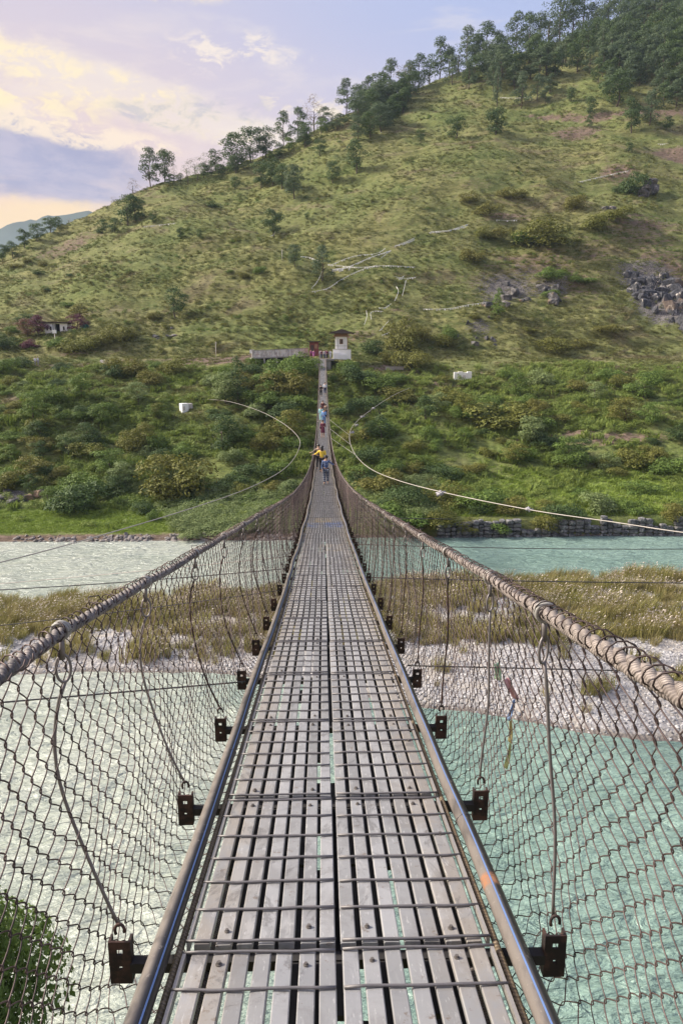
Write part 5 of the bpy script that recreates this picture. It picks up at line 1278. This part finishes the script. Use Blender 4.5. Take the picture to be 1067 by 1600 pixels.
# ------------------------------------------------------------------ people
def skin_mesh(verts, edges, radii, name, m_, sub=1):
    me_ = bpy.data.meshes.new(name); me_.from_pydata([tuple(v) for v in verts], edges, []); o = bpy.data.objects.new('tmp', me_); C.objects.link(o)
    o.modifiers.new('s', 'SKIN')
    for i, r_ in enumerate(radii):
        sv = me_.skin_vertices[0].data[i]; sv.radius = (r_, r_) if not isinstance(r_, tuple) else r_; sv.use_root = (i == 0)
    md = o.modifiers.new('u', 'SUBSURF'); md.levels = sub; md.render_levels = sub
    dg = bpy.context.evaluated_depsgraph_get(); out = bpy.data.meshes.new_from_object(o.evaluated_get(dg)); out.name = name
    bpy.data.objects.remove(o); out.materials.clear(); out.materials.append(m_)
    for p__ in out.polygons: p__.use_smooth = True
    return out
M_SKIN = simple('skin', (.42, .25, .17), .6, var=.1); M_HAIR = simple('black_hair', (.015, .012, .012), .5)
def cloth(name, c_, **k): return simple('cloth_'+name, c_, .9, var=.25, scale=14, **k)
def f_check(t):
    o = objc(t); s = t.node('ShaderNodeSeparateXYZ', {0: o}); 
    a = t.m('GREATER_THAN', t.m('SINE', t.m('MULTIPLY', s.outputs[0], 90)), .2); b = t.m('GREATER_THAN', t.m('SINE', t.m('MULTIPLY', s.outputs[2], 75)), .35)
    return bsdf(t, t.mix(t.m('MULTIPLY', a, b), (.025, .035, .07), (.42, .46, .52)), .9)
M_CHECK = mat('checked_cloth', f_check)
def f_pat(t):
    n_ = t.noise(objc(t), 22, 3, .6); return bsdf(t, t.mix(t.ramp(n_, .52, .60), (.03, .055, .16), (.35, .45, .62)), .9)
M_PAT = mat('blue_patterned_cloth', f_pat)
def person(loc, H, rz, top, bottom, label, legs=.12, larm=None, rarm=None, robe=False, hair='short', bag=None, hood=False, fingers=False, group=None, tilt=0., shoes=True):
    """front of the figure faces -Y before rz"""
    e_ = empty('person', loc, label, 'person', group, rz=rz); k = H
    Zh = lambda f: f*k
    st = legs*k*.5
    hipL, hipR = (-.055*k, 0, .50*k), (.055*k, 0, .50*k)
    kL, kR = (-.058*k, -st*.4, .28*k), (.058*k, st*.5-.01*k, .28*k); aL, aR = (-.06*k, -st, .045*k), (.06*k, st, .05*k); tL, tR = (-.065*k, -st-.085*k, .018*k), (.065*k, st-.085*k, .018*k)
    sh = .80*k; sL, sR = (-.105*k, 0, sh), (.105*k, 0, sh)
    def arm(s, pose):
        if pose == 'rail': return [(s*.20*k, .0, .70*k), (s*.32*k, -.03*k, .66*k), (s*.37*k, -.035*k, .65*k)]
        if pose == 'front': return [(s*.14*k, -.02*k, .64*k), (s*.07*k, -.13*k, .66*k), (s*.04*k, -.16*k, .67*k)]
        return [(s*.135*k, .01*k, .63*k), (s*.145*k, -.04*k, .49*k), (s*.145*k, -.05*k, .44*k)]
    AL, AR = arm(-1, larm), arm(1, rarm)
    V = [(0,0,.52*k),(0,0,.62*k),(0,.005*k,.74*k),(0,.008*k,.81*k),(0,0,.86*k),(0,-.008*k,.905*k),(0,-.005*k,.95*k),(0,0,.985*k), hipL,kL,aL,tL, hipR,kR,aR,tR, sL,*AL, sR,*AR]
    E = [(0,1),(1,2),(2,3),(3,4),(4,5),(5,6),(6,7),(0,8),(8,9),(9,10),(10,11),(0,12),(12,13),(13,14),(14,15),(3,16),(16,17),(17,18),(18,19),(3,20),(20,21),(21,22),(22,23)]
    Rr = [.075,.07,.082,.06,.030,.048,.056,.030,.055,.036,.024,.020,.055,.036,.024,.020,.036,.024,.017,.016,.036,.024,.017,.016]
    V2, E2, R2 = list(V), list(E), [r_*k for r_ in Rr]
    if fingers:
        for hv, hand, el_ in ((19, AL[2], AL[1]), (23, AR[2], AR[1])):
            d_ = (Vector(hand)-Vector(el_)).normalized(); sd_ = d_.cross(Vector((0, 0, 1))); sd_ = sd_.normalized() if sd_.length > .2 else Vector((0, 1, 0))
            for j, (o_, l_) in enumerate(((-.018,.040),(-.007,.048),(.005,.045),(.015,.036),(-.028,.026))):
                b = Vector(hand)+sd_*o_*k*.8+d_*.006*k; m__ = b+d_*l_*k*.55+(sd_*-.012*k if j == 4 else Vector((0,0,0))); t__ = m__+d_*l_*k*.35+Vector((0,0,-.012*k))
                i0 = len(V2); V2 += [tuple(b), tuple(m__), tuple(t__)]; E2 += [(hv, i0), (i0, i0+1), (i0+1, i0+2)]; R2 += [.0055*k, .005*k, .004*k]
    link('body', skin_mesh(V2, E2, R2, 'body', M_SKIN), e_)
    g = .010*k
    tv = [(0,0,.53*k),(0,0,.62*k),(0,.005*k,.74*k),(0,.008*k,.815*k), sL,AL[0],tuple(Vector(AL[0])*.25+Vector(AL[1])*.75), sR,AR[0],tuple(Vector(AR[0])*.25+Vector(AR[1])*.75)]
    link('jacket' if hood else 'shirt', skin_mesh(tv, [(0,1),(1,2),(2,3),(3,4),(4,5),(5,6),(3,7),(7,8),(8,9)], [.088*k,.082*k,.095*k,.066*k,.046*k,.034*k,.028*k,.046*k,.034*k,.028*k], 'shirt', top), e_)
    if robe:
        th = np.linspace(0, 2*math.pi, 19)[:-1]; prof = [(.085,.60),(.10,.52),(.115,.40),(.125,.30),(.12,.295)]
        Vr = np.array([[r_*k*math.cos(a), r_*k*.75*math.sin(a)-.004*k, z*k] for r_, z in prof for a in th]); ii = np.arange(len(prof)*18).reshape(len(prof), 18)
        F_ = np.stack([ii[:-1], np.roll(ii[:-1], -1, 1), np.roll(ii[1:], -1, 1), ii[1:]], -1).reshape(-1, 4); link('robe_skirt', mesh_np('robe_skirt', Vr, F_, bottom, True), e_)
    else:
        pv_ = [(0,0,.54*k), hipL,kL,(aL[0],aL[1],aL[2]+.02*k), hipR,kR,(aR[0],aR[1],aR[2]+.02*k)]
        link('trousers', skin_mesh(pv_, [(0,1),(1,2),(2,3),(0,4),(4,5),(5,6)], [.086*k,.068*k,.048*k,.036*k,.068*k,.048*k,.036*k], 'trousers', bottom), e_)
    for a_, t_ in ((aL, tL), (aR, tR)):
        link('shoe', skin_mesh([(a_[0], a_[1]+.015*k, .024*k), tuple((Vector(a_)+Vector(t_))/2), t_], [(0,1),(1,2)], [.028*k,.027*k,.023*k], 'shoe', M_HAIR), e_)
    hv_ = {'short': [((0, .006*k, .962*k), (.060,.066,.050))], 'long': [((0,.010*k,.955*k),(.064,.068,.055)), ((0,.045*k,.88*k),(.055,.030,.085))], 'hood': [((0,.014*k,.945*k),(.074,.070,.068))]}['hood' if hood else hair]
    mb = MB(); 
    for c_, s_ in hv_:
        V, F_ = blob_mesh(3, 2, .05, 2., tuple(q*k for q in s_)); mb.add(V+np.array(c_), F_)
    link('hood' if hood else 'hair', mb.mesh('hair', [M_HAIR], True), e_)
    mb = MB()
    for s in (-1, 1):
        V, F_ = blob_mesh(1, 1, 0, 1, (.007*k, .004*k, .005*k)); mb.add(V+np.array([s*.021*k, -.060*k, .935*k]), F_)
    link('eyes', mb.mesh('eyes', [M_HAIR]), e_)
    mb = MB(); V, F_ = blob_mesh(1, 1, 0, 1, (.008*k, .012*k, .013*k)); mb.add(V+np.array([0, -.062*k, .918*k]), F_); link('nose', mb.mesh('nose', [M_SKIN], True), e_)
    if bag:
        V, F_ = blob_mesh(8, 2, .1, 1, (.055*k, .045*k, .085*k)); link('bag', mesh_np('bag', V, F_, cloth('bag', bag), True), e_, (-.13*k, 0, .56*k))
    return e_
def on_deck(x, d): return (x, d, float(zd(d))+.012)
C_YEL = cloth('yellow', (.72, .50, .06)); C_BLK = cloth('black', (.018, .017, .02)); C_MAR = cloth('maroon', (.13, .025, .05)); C_LBL = cloth('light_blue', (.25, .42, .75)); C_TUR = cloth('turquoise', (.40, .70, .72))
C_DEN = cloth('denim', (.12, .22, .42)); C_WHT = cloth('white', (.72, .74, .78)); C_DRED = cloth('dark_red', (.085, .02, .02)); C_BRN = cloth('brown', (.16, .12, .09)); C_PNK = cloth('purple', (.34, .10, .25)); C_GRY = cloth('grey', (.35, .33, .35)); C_NVY = cloth('navy', (.03, .04, .09))
person(on_deck(.10, 34.6), 1.36, 0, M_PAT, M_CHECK, 'boy in dark hood, blue patterned jacket and checked trousers walking towards the camera', legs=.10, rarm='rail', larm=None, hood=True, fingers=True)
person(on_deck(-.10, 41.6), 1.52, math.pi, C_YEL, C_BLK, 'woman in yellow shirt and black trousers seen from behind, hand on left cable', legs=.06, rarm='rail', hair='long', bag=(.02,.02,.02), fingers=True)
person(on_deck(-.30, 43.6), 1.50, math.pi, C_BRN, C_BLK, 'person in dark clothes mostly hidden just ahead of the woman in yellow', legs=.1, hair='short', rarm='rail')
person(on_deck(-.04, 67.5), 1.62, 0, C_MAR, C_MAR, 'person in a maroon robe facing the camera mid bridge', robe=True, rarm='front', bag=(.05,.01,.02))
person(on_deck(.08, 79), 1.66, math.pi, C_LBL, C_DEN, 'person in light blue shirt and blue jeans walking away', legs=.12, bag=(.02,.02,.03))
person(on_deck(-.24, 82), 1.62, math.pi, C_TUR, C_TUR, 'person in pale turquoise clothes left of the one in light blue', legs=.1)
person(on_deck(.30, 84.5), 1.60, math.pi, C_BRN, C_BLK, 'person in brown and black leaning to the right cable', legs=.1, larm=None, rarm='front')
person(on_deck(-.02, 87.5), 1.66, 0, C_DRED, C_DRED, 'person in dark red top behind the turquoise and blue pair', robe=True)
person(on_deck(-.26, 104), 1.62, 0, C_BLK, C_BLK, 'person all in black on the left of the far deck', legs=.06, rarm='front')
person(on_deck(.30, 106), 1.68, math.pi, C_WHT, C_NVY, 'person in white shirt and dark trousers on the right of the far deck', legs=.1)
zl = -1.46
for (px, d, H, top, bot, rb, rz_, lab) in [(486,141.6,1.7,C_PNK,C_MAR,True,.3,'person in purple robe, leftmost of the group at the far landing'),(490,140.6,1.6,C_PNK,C_PNK,True,-.4,'person in bright purple beside the maroon booth'),(500.5,141.8,1.72,C_WHT,C_GRY,False,0,'person in white shirt left of centre at the far landing'),
      (502.5,139.9,1.6,C_MAR,C_NVY,False,.2,'person in maroon and navy in front at the far landing'),(506.5,139.6,1.62,C_GRY,C_NVY,False,-.3,'person in grey top centred on the far landing'),(509.5,141.3,1.72,C_PNK,C_NVY,False,0,'tallest person in pink top at the far landing'),(511.5,140.4,1.64,C_MAR,C_BLK,False,.5,'person in maroon top by the right cable at the far landing'),(516,141.9,1.66,C_WHT,C_WHT,False,0,'person in white, rightmost of the group near the hut')]:
    q = P(px, 550, d); person((q.x, d, zl), H, rz_, top, bot, lab, robe=rb, group='people gathered at the far landing')
for (px, lab) in ((56, 'left one of two tiny people in white on the dirt track'), (60.5, 'right one of two tiny people in white on the dirt track')):
    q = hit(px, 572); person(q, 1.7, rnd.uniform(0, 6), C_WHT, C_GRY, lab, group='people on the dirt track')
flush_labels()

# ------------------------------------------------------------------ valley air
def build_haze():
    mb = MB(); zlo, zhi = -26., 420.; mb.box((0, 1400, (zlo+zhi)/2), (8000, 4200, zhi-zlo))
    m_ = bpy.data.materials.new('valley_air'); m_.use_nodes = True; t = NT(m_.node_tree); t.n.clear(); out = t.node('ShaderNodeOutputMaterial')
    v = t.node('ShaderNodeVolumePrincipled', {'Color': (.62, .78, 1.0), 'Density': HAZE, 'Anisotropy': .0}); t.l.new(v.outputs[0], out.inputs['Volume'])
    o = link('haze', mb.mesh('haze', [m_])); put(o, 'thin blue evening haze filling the valley', 'haze', kind='stuff')
HAZE = .00012
build_haze()
